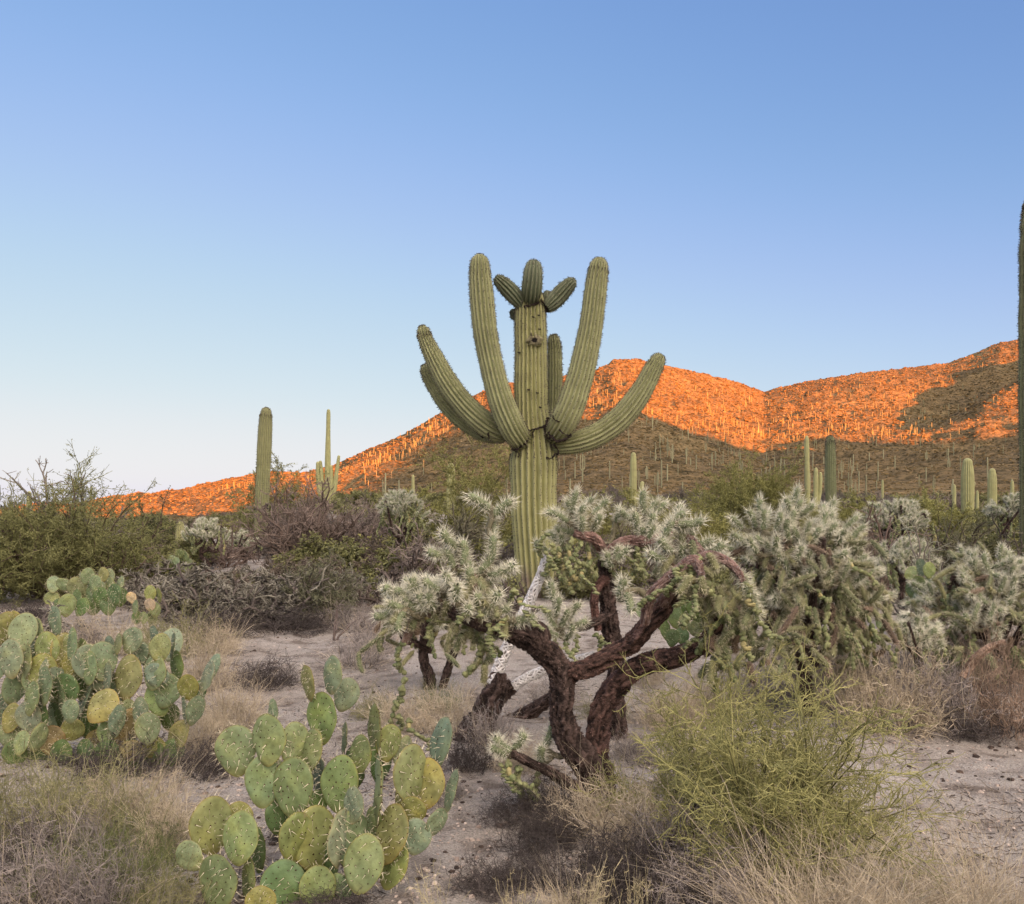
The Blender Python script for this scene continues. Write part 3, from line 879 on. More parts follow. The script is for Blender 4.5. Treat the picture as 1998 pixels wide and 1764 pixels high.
# the crowd of saguaros on the shaded slope, each one a plant of its own
def far_variants():
    out = []
    for k in range(7):
        rng = np.random.default_rng(100 + k)
        mb = MB()
        def col(path, rad, ribs=8):
            Pt, R = catmull(np.array(path, float), np.array(rad, float), 9)
            a = np.linspace(0, math.pi / 2, 4)[1:]
            d = unit(Pt[-1] - Pt[-2])
            Pt = np.vstack([Pt, Pt[-1] + d * (np.sin(a) * R[-1])[:, None]]); R = np.concatenate([R, np.maximum(R[-1] * np.cos(a), .01)])
            n = ribs * 2
            mult = np.tile(1 - 0.16 * (np.arange(n) % 2), (len(Pt), 1))
            V, Q, _ = tube(Pt, R, n, mult)
            mb.add(V * np.array([.7, .7, 1]), Q, (0.29, 0.28, 0.165))
        H = [5.2, 4.2, 6.0, 5.0, 5.6, 3.4, 6.4][k]
        col([(0, 0, -.6), (0, 0, H * .4), (.04, 0, H * .8), (.05, 0, H)], [.2, .23, .22, .17])
        for j in range([0, 0, 2, 1, 3, 0, 4][k]):
            az = rng.uniform(0, 6.28); z0 = H * rng.uniform(.32, .5); top = H * rng.uniform(.62, .92); ro = rng.uniform(.5, .8)
            c, s = math.cos(az), math.sin(az)
            col([(0, 0, z0), (c * ro * .6, s * ro * .6, z0 + .05), (c * ro, s * ro, z0 + .5), (c * ro * 1.05, s * ro * 1.05, top)], [.12, .15, .16, .13])
        me = mb.mesh('saguaro', M_FAR)
        out.append(me)
    return out
FARV = far_variants()

def shade_y(px):
    return np.interp(px, [e[0] for e in EDGE], [e[1] for e in EDGE])

def hillside_saguaros():
    rng = np.random.default_rng(8)
    got = []
    while len(got) < 240:
        x = rng.uniform(690, 1995)
        lo, hi = shade_y(x) + 8, 985
        dens = 0.25 + 0.75 * math.exp(-((x - 1420) / 260) ** 2) if x > 1050 else 0.16
        if rng.uniform() > dens: continue
        y = lo + (hi - lo) * rng.uniform() ** 1.3
        if fbm(np.array(x / 55.), np.array(y / 30.), 2, 44) < rng.uniform(-.5, .35): continue
        got.append((x, y))
    for x, y in got:
        p = m_point(x, float(t_of(x, y)))
        k = rng.choice(7, p=[.3, .22, .1, .1, .08, .12, .08])
        o = link('saguaro', FARV[k], None, p, (0, 0, rng.uniform(0, 6.28)), rng.choice([.45, .6, .75, .9, 1.05]) * rng.uniform(.9, 1.15) * (0.74 + p[1] / 1600))
        arms = k in (2, 3, 4, 6)
        tag(o, 'tiny armed saguaro far off on the shaded mountain slope' if arms else 'tiny pole-like saguaro far off on the shaded mountain slope', 'cactus', 'distant saguaros on the shaded slope' if not arms else 'distant armed saguaros on the shaded slope')
hillside_saguaros()

def sunlit_saguaros():
    rng = np.random.default_rng(9)
    mb = MB()
    srcs = []
    for me in FARV:
        V = np.empty(len(me.vertices) * 3, np.float32); me.vertices.foreach_get('co', V)
        Q = np.empty(len(me.loops), np.int32); me.loops.foreach_get('vertex_index', Q)
        srcs.append((V.reshape(-1, 3), Q.reshape(-1, 4)))
    n = 0
    while n < 900:
        x = rng.uniform(260, 2000)
        top = np.interp(x, RX, HY - RE * F); lo = shade_y(x) if x > 560 else 1015
        if lo - top < 8: continue
        if vnoise(np.array(x / 70.), np.array(0.), 45) < rng.uniform(-1.2, .6): continue
        u = rng.uniform() ** 1.7 * .86
        if x < 700: u = max(u, .45)
        if x < 620 and rng.uniform() < .45: continue
        y = lo - (lo - top - 2) * u
        p = m_point(x, float(t_of(x, y)))
        V, Q = srcs[rng.choice(7, p=[.36, .28, .08, .06, .05, .14, .03])]
        s = rng.uniform(.5, .95) * (0.72 + p[1] / 1700) * (.6 if x < 700 else 1)
        a = rng.uniform(0, 6.28)
        R = np.array([[math.cos(a), -math.sin(a), 0], [math.sin(a), math.cos(a), 0], [0, 0, 1]])
        mb.add(V @ R.T * s + p, Q, np.array((0.30, 0.30, 0.17)) * rng.uniform(.8, 1.2))
        n += 1
    o = link('sunlit_saguaros', mb.mesh('sunlit_saguaros', M_FAR))
    tag(o, 'mass of tiny glowing saguaros dotting the sunlit mountain slope', 'cacti', kind='stuff')
sunlit_saguaros()

# ---------------------------------------------------------------- prickly pears
def pad_meshes():
    out = []
    for k in range(8):
        rng = np.random.default_rng(300 + k)
        hgt, wid, th = 0.21, 0.152, 0.019
        nr, na = 9, 40
        r = np.linspace(0, 1, nr + 1)[1:] ** 0.8
        a = np.linspace(0, 2 * math.pi, na, endpoint=False)
        wob = 1 + 0.02 * np.cos(3 * a + rng.uniform(0, 6)) + 0.02 * np.cos(2 * a + rng.uniform(0, 6))
        nar = [0.30, 0.36, 0.26, 0.33, 0.4, 0.3, 0.35, 0.28][k]
        def outline(rr, a, wob):
            x = np.cos(a) * rr * wob; z = np.sin(a) * rr * wob
            wz = 1 - nar * np.clip(-z, 0, 1) ** 1.4 - 0.05 * np.clip(z, 0, 1)
            return x * wz * (1 + .07 * np.clip(z, 0, 1) * (1 - np.clip(z, 0, 1))* 4) * wid / 2, z * hgt / 2 + hgt / 2
        bend = rng.uniform(-.25, .25); cup = rng.uniform(-.3, .3)
        def shape(x, z, t):
            return np.stack([x, t + bend * (z - .1) ** 2 * 1.6 + cup * x * x * 3 + .004 * np.sin(x * 55 + k) * np.sin(z * 47 + k), z], -1)
        mb = MB()
        prof = np.sqrt(np.clip(1 - r ** 2.6, 0, 1)) * 0.82 + 0.18 * (1 - r)
        for sgn in (-1, 1):
            X, Z = outline(r[:, None], a[None], wob[None])
            t = sgn * th / 2 * np.repeat(prof[:, None], na, 1)
            V = shape(X, Z, t).reshape(-1, 3)
            c0 = shape(np.array([0.]), np.array([hgt / 2]), np.array([sgn * th / 2]))
            V = np.concatenate([c0, V])
            zz = V[:, 2] / hgt
            C = np.ones((len(V), 3))
            corky = np.clip(1 - zz / 0.22, 0, 1)[:, None] * 0.55
            C = C * (1 - corky) + np.array((1.25, 0.85, 0.6)) * corky * 0.8
            rim = np.concatenate([[0], np.repeat(r, na)])
            rim = np.clip((rim - .93) / .07, 0, 1)[:, None] * 0.55
            C = C * (1 - rim) + np.array((1.35, 0.95, 0.7)) * rim
            j = np.arange(na); j2 = (j + 1) % na
            T = np.stack([np.zeros(na, int), 1 + j, 1 + j2], -1)
            Q = np.concatenate([np.stack([1 + i * na + j, 1 + (i + 1) * na + j, 1 + (i + 1) * na + j2, 1 + i * na + j2], -1) for i in range(nr - 1)])
            if sgn > 0: T, Q = T[:, ::-1], Q[:, ::-1]
            mb.add(V, Q, C, 0); mb.f.append((T + mb.n - len(V), 0))
        # areoles on a diagonal grid, both faces, plus a row round the rim
        A, Dn = [], []
        gx = 0.026
        for sgn in (-1, 1):
            for iz in range(1, 9):
                for ix in range(-4, 5):
                    x = (ix + 0.5 * (iz % 2)) * gx + rng.normal() * .0036; z = iz * 0.0235 + rng.normal() * .0036
                    if rng.uniform() < .12: continue
                    u = z / hgt * 2 - 1
                    q = math.hypot(x / (wid / 2 * (1 - nar * max(-u, 0) ** 1.4)), u)
                    if q > 0.9 or z < .03: continue
                    pr = math.sqrt(1 - q ** 2.6) * .82 + .18 * (1 - q)
                    A.append(shape(np.array(x), np.array(z), np.array(sgn * (th / 2 * pr + .0006)))); Dn.append((0, sgn, -.1))
        nface = len(A)
        ar = np.linspace(-1.0, 4.14, 26)
        for aa in ar:
            w1 = 1 + 0.02 * math.cos(3 * aa)
            x, z = outline(1.0, aa, w1)
            A.append(shape(np.array(x), np.array(z), np.array(0.0))); Dn.append((math.cos(aa), 0, math.sin(aa)))
        A = np.array(A); Dn = unit(np.array(Dn, float) + rng.normal(size=(len(A), 3)) * .05)
        # dark woolly cushions
        h6 = np.linspace(0, 2 * math.pi, 6, endpoint=False)
        up = np.where(np.abs(Dn[:, 2:3]) > .9, np.array([[1., 0, 0]]), np.array([[0, 0, 1.]]))
        S = unit(np.cross(Dn, up)); Tt = np.cross(Dn, S)
        rad = rng.uniform(.0018, .0036, len(A))
        ringv = A[:, None] + (np.cos(h6)[None, :, None] * S[:, None] + np.sin(h6)[None, :, None] * Tt[:, None]) * rad[:, None, None]
        topv = A[:, None] + Dn[:, None] * .002
        V = np.concatenate([topv, ringv], 1).reshape(-1, 3)
        j = np.arange(6)
        T = (np.arange(len(A)) * 7)[:, None, None] + np.stack([np.zeros(6, int), 1 + j, 1 + (j + 1) % 6], -1)[None]
        mb.add(V, T.reshape(-1, 3), (0.055, 0.032, 0.018), 1)
        dens = [0.45, 0.9, 1.0, 0.6, 0.8, 1.0, 0.5, 0.7][k]
        for q in range(4):
            keep = rng.uniform(0, 1, len(A)) < dens * (.75, .4, .2, .2)[q] * np.where(np.arange(len(A)) >= nface, 1.4, 1)
            d = unit(Dn[keep] + rng.normal(size=(keep.sum(), 3)) * .42 + np.array([0, 0, -.35 if q < 2 else .1]))
            v, fc = needles(A[keep], d, rng.uniform(.013, .036, keep.sum()), .0012, rng)
            mb.add(v, fc, (0.66, 0.60, 0.43), 2)
        out.append(mb.mesh('pad', [M_PAD, M_WOOD, M_SPINE]))
    return out
PADS = pad_meshes()
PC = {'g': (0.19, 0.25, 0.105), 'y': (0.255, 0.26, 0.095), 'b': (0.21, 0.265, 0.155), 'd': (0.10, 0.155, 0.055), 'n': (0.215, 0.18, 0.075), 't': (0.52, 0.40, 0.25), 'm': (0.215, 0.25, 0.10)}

def prickly_pear(label, bx, by, Y, pads, seed, dslope=0.45, group=None, jit=0.05, name='prickly_pear', grow_=1.14):
    rng = np.random.default_rng(seed)
    b = base_at(bx, Y)
    root = thing(name, label, 'cactus', b, group)
    for q in pads:
        cx, cy, w, h = q[:4]
        hue = q[4] if len(q) > 4 else 'g'
        tilt = q[5] if len(q) > 5 else rng.normal() * 7
        dd = q[6] if len(q) > 6 else rng.normal() * jit
        y = Y + (by - 130 - cy) * Y / F * dslope + dd
        h = h * grow_; w = w * grow_
        real_h = h * y / F
        foot = P(cx - math.sin(math.radians(tilt)) * h / 2, cy + math.cos(math.radians(tilt)) * h / 2, y)
        asp = w / h
        full = 0.73
        if asp < full * 0.93:
            yaw = math.acos(min(1, max(0.08, asp / full - 0.03))) * (1 if rng.uniform() < .5 else -1)
            sx = real_h * full / 0.152
        else:
            yaw = rng.normal() * 0.2
            sx = w * y / F / 0.152
        k = int(rng.integers(8))
        M = Matrix.Translation(Vector(foot - b)) @ Matrix.Rotation(math.radians(tilt), 4, 'Y') @ Matrix.Rotation(rng.normal() * .12 - .05, 4, 'X') @ Matrix.Rotation(yaw + (math.pi if rng.uniform() < .5 else 0), 4, 'Z') @ Matrix.Diagonal((sx, max(0.75, min(1.6, sx * 1.0)), real_h / 0.21, 1))
        o = link('pad', PADS[k], root)
        o.matrix_local = M
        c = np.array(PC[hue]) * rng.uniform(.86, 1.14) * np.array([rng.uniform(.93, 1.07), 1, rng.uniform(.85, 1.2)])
        o.color = (*c, 1)
    return root

PP1 = [(601, 1333, 32, 64, 'y', -8), (647, 1318, 40, 68, 'b', 3), (675, 1356, 44, 60, 'b', 18), (629, 1401, 60, 92, 'g', 3), (459, 1466, 70, 88, 'g', -8), (523, 1445, 66, 90, 'g', 0),
       (573, 1450, 42, 78, 'b', 5), (602, 1468, 48, 80, 'm', 8), (515, 1524, 68, 92, 'g', 5), (570, 1538, 72, 104, 'g', -3), (413, 1612, 60, 104, 'm', 0, -.05), (466, 1638, 64, 94, 'g', 5, -.12),
       (463, 1600, 52, 60, 'y', 0, .05), (369, 1672, 50, 56, 'b', -40), (424, 1725, 80, 100, 'g', 0, -.1), (483, 1715, 36, 74, 'm'), (551, 1732, 80, 86, 'd', 0, -.05), (508, 1760, 52, 56, 'y', 0, -.15),
       (620, 1738, 62, 86, 'g'), (578, 1632, 48, 92, 'm', 5), (612, 1640, 70, 116, 'm', 0), (662, 1532, 68, 100, 'g', 3), (690, 1572, 40, 66, 'b', 8, -.1), (662, 1636, 26, 104, 'b', 2, -.08),
       (686, 1640, 48, 106, 'b', 3, -.02), (738, 1545, 22, 130, 'b', 5), (703, 1472, 42, 68, 'm', 8), (731, 1432, 34, 100, 'm', -2, .1), (757, 1450, 42, 66, 'm', 10, .1), (801, 1512, 52, 104, 'm', 2),
       (836, 1531, 56, 86, 'y', 5), (806, 1580, 48, 50, 'y', 10), (763, 1631, 58, 104, 'y', 14, -.05), (812, 1632, 54, 64, 'b', 10), (852, 1602, 34, 54, 'b', 16), (880, 1545, 18, 74, 'b', 15),
       (860, 1452, 38, 92, 'b', 16, .1), (707, 1690, 72, 100, 'm', 8, -.1), (766, 1690, 50, 84, 'm', 20), (660, 1742, 44, 64, 'g'), (622, 1512, 36, 74, 'b', 0, .15), (614, 1578, 40, 60, 'd', 0, .1),
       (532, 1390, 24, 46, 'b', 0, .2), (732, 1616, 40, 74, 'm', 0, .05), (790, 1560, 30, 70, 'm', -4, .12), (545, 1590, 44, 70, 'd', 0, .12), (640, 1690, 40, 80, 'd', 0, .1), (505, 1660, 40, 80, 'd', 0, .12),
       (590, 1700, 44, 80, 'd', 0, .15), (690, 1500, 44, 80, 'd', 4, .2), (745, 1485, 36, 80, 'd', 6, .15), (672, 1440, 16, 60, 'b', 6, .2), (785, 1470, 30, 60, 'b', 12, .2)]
prickly_pear('green prickly pear clump with big round pads low in front of the cholla trunk', 600, 1776, 3.75, PP1, 41)

PP2 = [(38, 1234, 50, 72, 'b'), (107, 1215, 38, 62, 'b'), (72, 1234, 32, 52, 'b'), (92, 1267, 44, 64, 'm'), (119, 1268, 26, 62, 'y'), (140, 1258, 34, 62, 'b'), (80, 1311, 54, 64, 'y'), (130, 1300, 34, 48, 'y'),
       (196, 1290, 44, 70, 'b'), (175, 1304, 40, 62, 'b'), (256, 1250, 42, 50, 'b', 15), (228, 1257, 22, 38, 'm'), (303, 1244, 26, 44, 'b'), (312, 1265, 38, 54, 'm'), (335, 1260, 18, 50, 'b'), (270, 1275, 40, 44, 'b'),
       (250, 1322, 58, 82, 'y', 10), (301, 1312, 54, 66, 'b', 8), (410, 1308, 32, 64, 'b', 25), (8, 1226, 32, 60, 'y'), (28, 1212, 32, 38, 'y'), (20, 1285, 54, 72, 'b'), (44, 1293, 48, 72, 'b'),
       (28, 1342, 32, 62, 'b'), (88, 1338, 42, 70, 'b', 0, -.12), (58, 1363, 40, 62, 'g'), (128, 1346, 54, 60, 'd'), (137, 1388, 32, 44, 'b', 0, -.15), (161, 1370, 24, 62, 'b'), (196, 1380, 54, 66, 'y', 35, -.1), (207, 1321, 30, 54, 'b'),
       (305, 1317, 48, 42, 'b'), (322, 1349, 54, 64, 'b', 10), (277, 1391, 40, 60, 'b', 0, -.1), (370, 1339, 38, 52, 'y', 5), (403, 1322, 30, 60, 'b', 25), (359, 1384, 22, 56, 'b'), (380, 1386, 24, 56, 'b', 15), (289, 1421, 38, 60, 'b', 0, -.15),
       (252, 1420, 38, 74, 'n'), (210, 1430, 36, 54, 'g'), (231, 1405, 14, 62, 'b', 10, -.1), (298, 1460, 44, 40, 'y', 30), (347, 1438, 42, 66, 'y', 28), (254, 1465, 44, 36, 'n'), (140, 1425, 40, 46, 'y', 45), (98, 1445, 48, 54, 'n'),
       (74, 1440, 16, 54, 'b', 15, -.1), (20, 1402, 46, 54, 'y'), (56, 1400, 46, 60, 'b'), (16, 1433, 40, 50, 'b'), (84, 1390, 34, 62, 'd'), (38, 1450, 34, 44, 'g'), (170, 1410, 40, 56, 'd', 0, .15), (190, 1450, 44, 48, 'n', 0, .15),
       (240, 1370, 40, 60, 'd', 0, .2), (110, 1390, 40, 60, 'd', 0, .2), (330, 1400, 36, 50, 'd', 0, .2), (225, 1345, 40, 60, 'd', 0, .2), (170, 1340, 40, 60, 'd', 0, .2), (-20, 1300, 50, 70, 'b'), (-25, 1400, 50, 70, 'm'),
       (60, 1262, 40, 60, 'g', 0, .1), (160, 1275, 36, 56, 'g', 0, .15), (345, 1300, 34, 56, 'g', 0, .1), (384, 1352, 30, 44, 'd', 20, .1), (215, 1270, 34, 54, 'b', 0, .1), (290, 1285, 36, 56, 'g', 0, .15)]
r2_ = np.random.default_rng(15)
PP2X = [(r2_.uniform(-10, 350), r2_.uniform(1255, 1430), r2_.uniform(30, 46), r2_.uniform(56, 70), 'bbgm'[r2_.integers(4)], r2_.normal() * 12, r2_.uniform(-.05, .25)) for _ in range(20)]
prickly_pear('sprawling spiny prickly pear clump at the left edge with yellow and grey-green pads', 190, 1500, 5.75, PP2 + [(x_, 1470, 44, 50, 'd') for x_ in (30, 75, 120, 165, 210, 255, 300, 335)] + PP2X, 42, dslope=.2, grow_=1.1)
PP3 = [(102, 1140, 20, 30, 'b'), (123, 1141, 25, 22, 'b', 40), (152, 1148, 36, 40, 'm'), (156, 1129, 11, 24, 'b'), (170, 1125, 17, 32, 'b'), (187, 1141, 25, 36, 'b'), (201, 1121, 19, 26, 'y'), (212, 1127, 23, 32, 'b'),
       (196, 1150, 14, 28, 'b'), (214, 1141, 26, 26, 'm'), (231, 1139, 19, 30, 'b'), (224, 1160, 28, 38, 'd'), (196, 1166, 30, 38, 'd'), (100, 1169, 28, 28, 'm'), (130, 1181, 26, 40, 'g'), (147, 1165, 32, 34, 'g'),
       (175, 1160, 30, 40, 'g'), (180, 1180, 30, 38, 'd'), (210, 1182, 28, 34, 'd'), (158, 1185, 28, 34, 'd'), (115, 1185, 20, 30, 'd'), (235, 1165, 20, 34, 'd')]
prickly_pear('grey-green prickly pear with upright pads in front of the big green bush', 170, 1205, 11.6, PP3, 43, jit=.1)
PP3B = [(257, 1166, 17, 20, 't', -10), (293, 1158, 20, 28, 'm'), (310, 1162, 15, 27, 'm'), (293, 1180, 20, 23, 't'), (303, 1190, 16, 26, 'g'), (263, 1186, 16, 27, 'g'), (280, 1206, 15, 22, 'g'), (297, 1205, 16, 26, 'd'), (266, 1206, 14, 24, 'd')]
prickly_pear('small prickly pear with two dead tan pads', 282, 1216, 11.0, PP3B, 44)
r_ = np.random.default_rng(5)
prickly_pear('distant pale prickly pear patch below the short rounded saguaro', 342, 1118, 15, [(315 + r_.uniform(0, 55), 1078 + r_.uniform(0, 34), r_.uniform(12, 18), r_.uniform(15, 21), 'bgm'[r_.integers(3)]) for _ in range(22)] + [(277, 1094, 18, 18, 'y'), (283, 1100, 16, 18, 'g')], 45, jit=.15)
PP4 = [(1778, 1119, 28, 24, 'g', -30), (1798, 1108, 10, 32, 'b'), (1813, 1113, 21, 29, 'g'), (1793, 1143, 21, 38, 'g'), (1810, 1141, 14, 26, 'd'), (1824, 1136, 15, 36, 'b'), (1818, 1164, 23, 32, 'g'), (1839, 1166, 23, 34, 'g', 12),
       (1832, 1153, 15, 20, 'g'), (1789, 1168, 12, 34, 'b'), (1858, 1136, 13, 36, 'b'), (1870, 1128, 11, 32, 'b', 15), (1827, 1185, 11, 32, 'g'), (1845, 1140, 15, 34, 'g'), (1805, 1185, 18, 30, 'd'), (1845, 1190, 16, 28, 'd'), (1780, 1150, 16, 30, 'd'), (1868, 1160, 14, 30, 'g')]
prickly_pear('green prickly pear tucked between the two pale chollas on the right', 1822, 1206, 9.6, PP4, 46, jit=.08)
PP5 = [(1299, 1229, 22, 36, 'd'), (1317, 1203, 26, 42, 'g'), (1336, 1214, 21, 32, 'm'), (1353, 1226, 21, 28, 'm'), (1355, 1188, 28, 28, 'd'), (1331, 1241, 26, 30, 'd'), (1257, 1192, 30, 32, 'g'), (1312, 1245, 24, 32, 'd'), (1340, 1190, 22, 36, 'd'), (1362, 1208, 20, 30, 'd'), (1290, 1210, 22, 34, 'd')]
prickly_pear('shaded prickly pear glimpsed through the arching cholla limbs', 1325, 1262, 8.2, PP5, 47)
PP6 = [(1618, 1196, 22, 40, 'b', -20), (1635, 1228, 30, 44, 'g', -25), (1660, 1240, 34, 40, 'g', 10), (1650, 1205, 24, 44, 'g', 5), (1590, 1215, 26, 36, 'b'), (1724, 1215, 30, 28, 'g', 40), (1640, 1262, 34, 30, 'b', 50), (1672, 1215, 20, 40, 'd'), (1610, 1245, 24, 36, 'd'), (1690, 1240, 24, 36, 'd')]
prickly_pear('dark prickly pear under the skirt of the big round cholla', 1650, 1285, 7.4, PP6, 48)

# ---------------------------------------------------------------- chollas
def joint_meshes():
    """spine-covered cholla joints; unit length 0.2 along +Z"""
    out = []
    for k in range(7):
        rng = np.random.default_rng(400 + k)
        L, r = 0.20, 0.0215
        mb = MB()
        z = np.linspace(0, 1, 15)
        bend = rng.normal(size=2) * .02
        Pt = np.stack([bend[0] * np.sin(z * 2.2), bend[1] * np.sin(z * 2.0), z * L], -1)
        R = r * np.clip(np.minimum(0.55 + z * 3, np.sqrt(np.clip((1.02 - z) * 9, 0, 1))), 0.05, 1)
        na = 14
        a = np.arange(na)
        bumps = 1 + 0.14 * np.sin(z[:, None] * 38 + a[None] * math.pi / 1)
        V, Q, (T, N, B, aa) = tube(Pt, R, na, bumps)
        mb.add(V, Q, mixc((0.17, 0.215, 0.115), (0.25, 0.28, 0.16), rng.uniform(0, 1, len(V))), 0)
        ns = 270
        t = rng.uniform(0.03, 1, ns) ** 0.85
        i = np.minimum((t * 14).astype(int), 13); f = (t * 14 - i)[:, None]
        ang = rng.uniform(0, 2 * math.pi, ns)
        rad = np.cos(ang)[:, None] * N[i] + np.sin(ang)[:, None] * B[i]
        c = Pt[i] * (1 - f) + Pt[i + 1] * f
        Rr = (R[i] * (1 - f[:, 0]) + R[i + 1] * f[:, 0])[:, None]
        fw = np.clip((t - .78) / .22, 0, 1)[:, None]
        d = unit(rad * (1 - .75 * fw) + T[i] * (0.28 + 1.1 * fw) + rng.normal(size=(ns, 3)) * .34)
        ln = rng.uniform(.034, .080, ns) * (0.8 + .35 * fw[:, 0])
        v, fc = needles(c + rad * Rr * .9, d, ln, .0021, rng)
        cs = mixc((0.60, 0.585, 0.43), (0.86, 0.84, 0.70), rng.uniform(0, 1, ns))
        mb.add(v, fc, np.repeat(cs, 3, 0), 1)
        out.append(mb.mesh('joint', [M_JOINT, M_SPINE]))
    return out
JOINTS = joint_meshes()

def chain_meshes():
    """hanging chains of green fruit and bare old joints; unit length 0.3 down -Z"""
    out = []
    for k in range(7):
        rng = np.random.default_rng(500 + k)
        mb = MB()
        n = int(rng.integers(6, 10))
        p = np.zeros(3); d = np.array([rng.normal() * .3, rng.normal() * .3, -1.0])
        for q in range(n):
            L = 0.3 / n * rng.uniform(.8, 1.4)
            d = unit(d + rng.normal(size=3) * .5 + np.array([0, 0, -.4]))
            e = p + d * L
            r = rng.uniform(.013, .022)
            zz = np.linspace(0, 1, 8)
            Pt = p[None] * (1 - zz[:, None]) + e[None] * zz[:, None]
            R = r * np.clip(np.sqrt(np.sin(np.clip(zz * .96 + .03, 0, 1) * math.pi)), .1, 1) * (0.8 + .35 * zz)
            na = 10
            bm = 1 + .16 * np.sin(zz[:, None] * 16 + np.arange(na)[None] * math.pi)
            V, Q, _ = tube(Pt, R, na, bm)
            t = rng.uniform()
            c = mixc((0.14, 0.17, 0.075), (0.25, 0.265, 0.125), [t])[0]
            if rng.uniform() < .07: c = np.array((0.34, 0.30, 0.14))
            mb.add(V, Q, c * rng.uniform(.8, 1.15), 0)
            m = 26
            ii = rng.integers(0, len(V), m)
            dd = unit(V[ii] - (p + e) / 2 + rng.normal(size=(m, 3)) * .01)
            v, fc = needles(V[ii], dd, rng.uniform(.008, .024, m), .0013, rng)
            mb.add(v, fc, (0.5, 0.45, 0.3), 1)
            for _ in range(int(rng.integers(0, 4))):               # side fruits
                sd = unit(rng.normal(size=3) + np.array([0, 0, -.6])); s0 = (p + e) / 2
                Pt = s0[None] + sd[None] * (zz * .034)[:, None]
                V, Q, _ = tube(Pt, .013 * np.clip(np.sqrt(np.sin(np.clip(zz * .96 + .03, 0, 1) * math.pi)), .1, 1), na, bm)
                mb.add(V, Q, c * rng.uniform(.9, 1.3), 0)
            p = e
        out.append(mb.mesh('fruit_chain', [M_JOINT, M_SPINE]))
    return out
CHAINS = chain_meshes()

BARK0, BARK1 = np.array((0.026, 0.019, 0.016)), np.array((0.128, 0.089, 0.075))
def limb_mesh(path, rad, rng, c0=BARK0, c1=BARK1, rough=0.17, fleck=90, cap=True, step=0.008, scaly=0.0):
    Lp = np.sum(np.linalg.norm(np.diff(path, axis=0), axis=1))
    n = max(8, int(Lp / step))
    Pt, R = catmull(path, rad, n)
    na = 40
    s = np.linspace(0, Lp, n)
    a = np.linspace(0, 2 * math.pi, na, endpoint=False)
    o = rng.uniform(0, 90)
    ca, sa = np.cos(a)[None] * 1.6, np.sin(a)[None] * 1.6
    nz = fbm(s[:, None] * 30 + o + ca * 2.4, sa * 4.2 + ca * 2.4 + o, 4, 91, .65)
    coarse = fbm(s[:, None] * 7 + o + ca, sa + o, 2, 95)
    mult = 1 + rough * nz + rough * 1.1 * coarse
    if scaly: mult = mult + scaly * np.sin(s[:, None] * 150 + np.arange(na)[None] * math.pi * .5)
    V, Q, _ = tube(Pt, R, na, mult)
    mb = MB()
    t = np.clip(.45 + .7 * nz, 0, 1).ravel()
    mb.add(V, Q, mixc(c0, c1, t), 0)
    for ring, rev in ((V[:na], True), (V[-na:], False)):
        idx = np.arange(na)[None]
        mb.add(ring.copy(), idx[:, ::-1] if rev else idx, (c0 + c1) / 2, 0)
    m = int(fleck * Lp * 34 * np.clip(np.mean(R) / .07, .35, 1.2))
    if m:
        i = rng.integers(0, len(V), m)
        out = unit(V[i] - Pt[i // na])
        d = unit(out * .35 + rng.normal(size=(m, 3)) * .7)
        v, fc = needles(V[i], d, rng.uniform(.006, .016, m), rng.uniform(.001, .0035, m), rng)
        mb.add(v, fc, np.repeat(mixc(c0, np.minimum(c1 * 2.0, .5), rng.uniform(0, 1, m) ** 2.4), 3, 0), 1)
    return mb.mesh('limb', [M_BARK, M_SPINE])

def orient(o, start, direction, scale, rng):
    q = Vector(direction).to_track_quat('Z', 'Y')
    o.matrix_local = Matrix.Translation(Vector(start)) @ q.to_matrix().to_4x4() @ Matrix.Rotation(rng.uniform(0, 6.28), 4, 'Z') @ Matrix.Diagonal((*scale, 1))

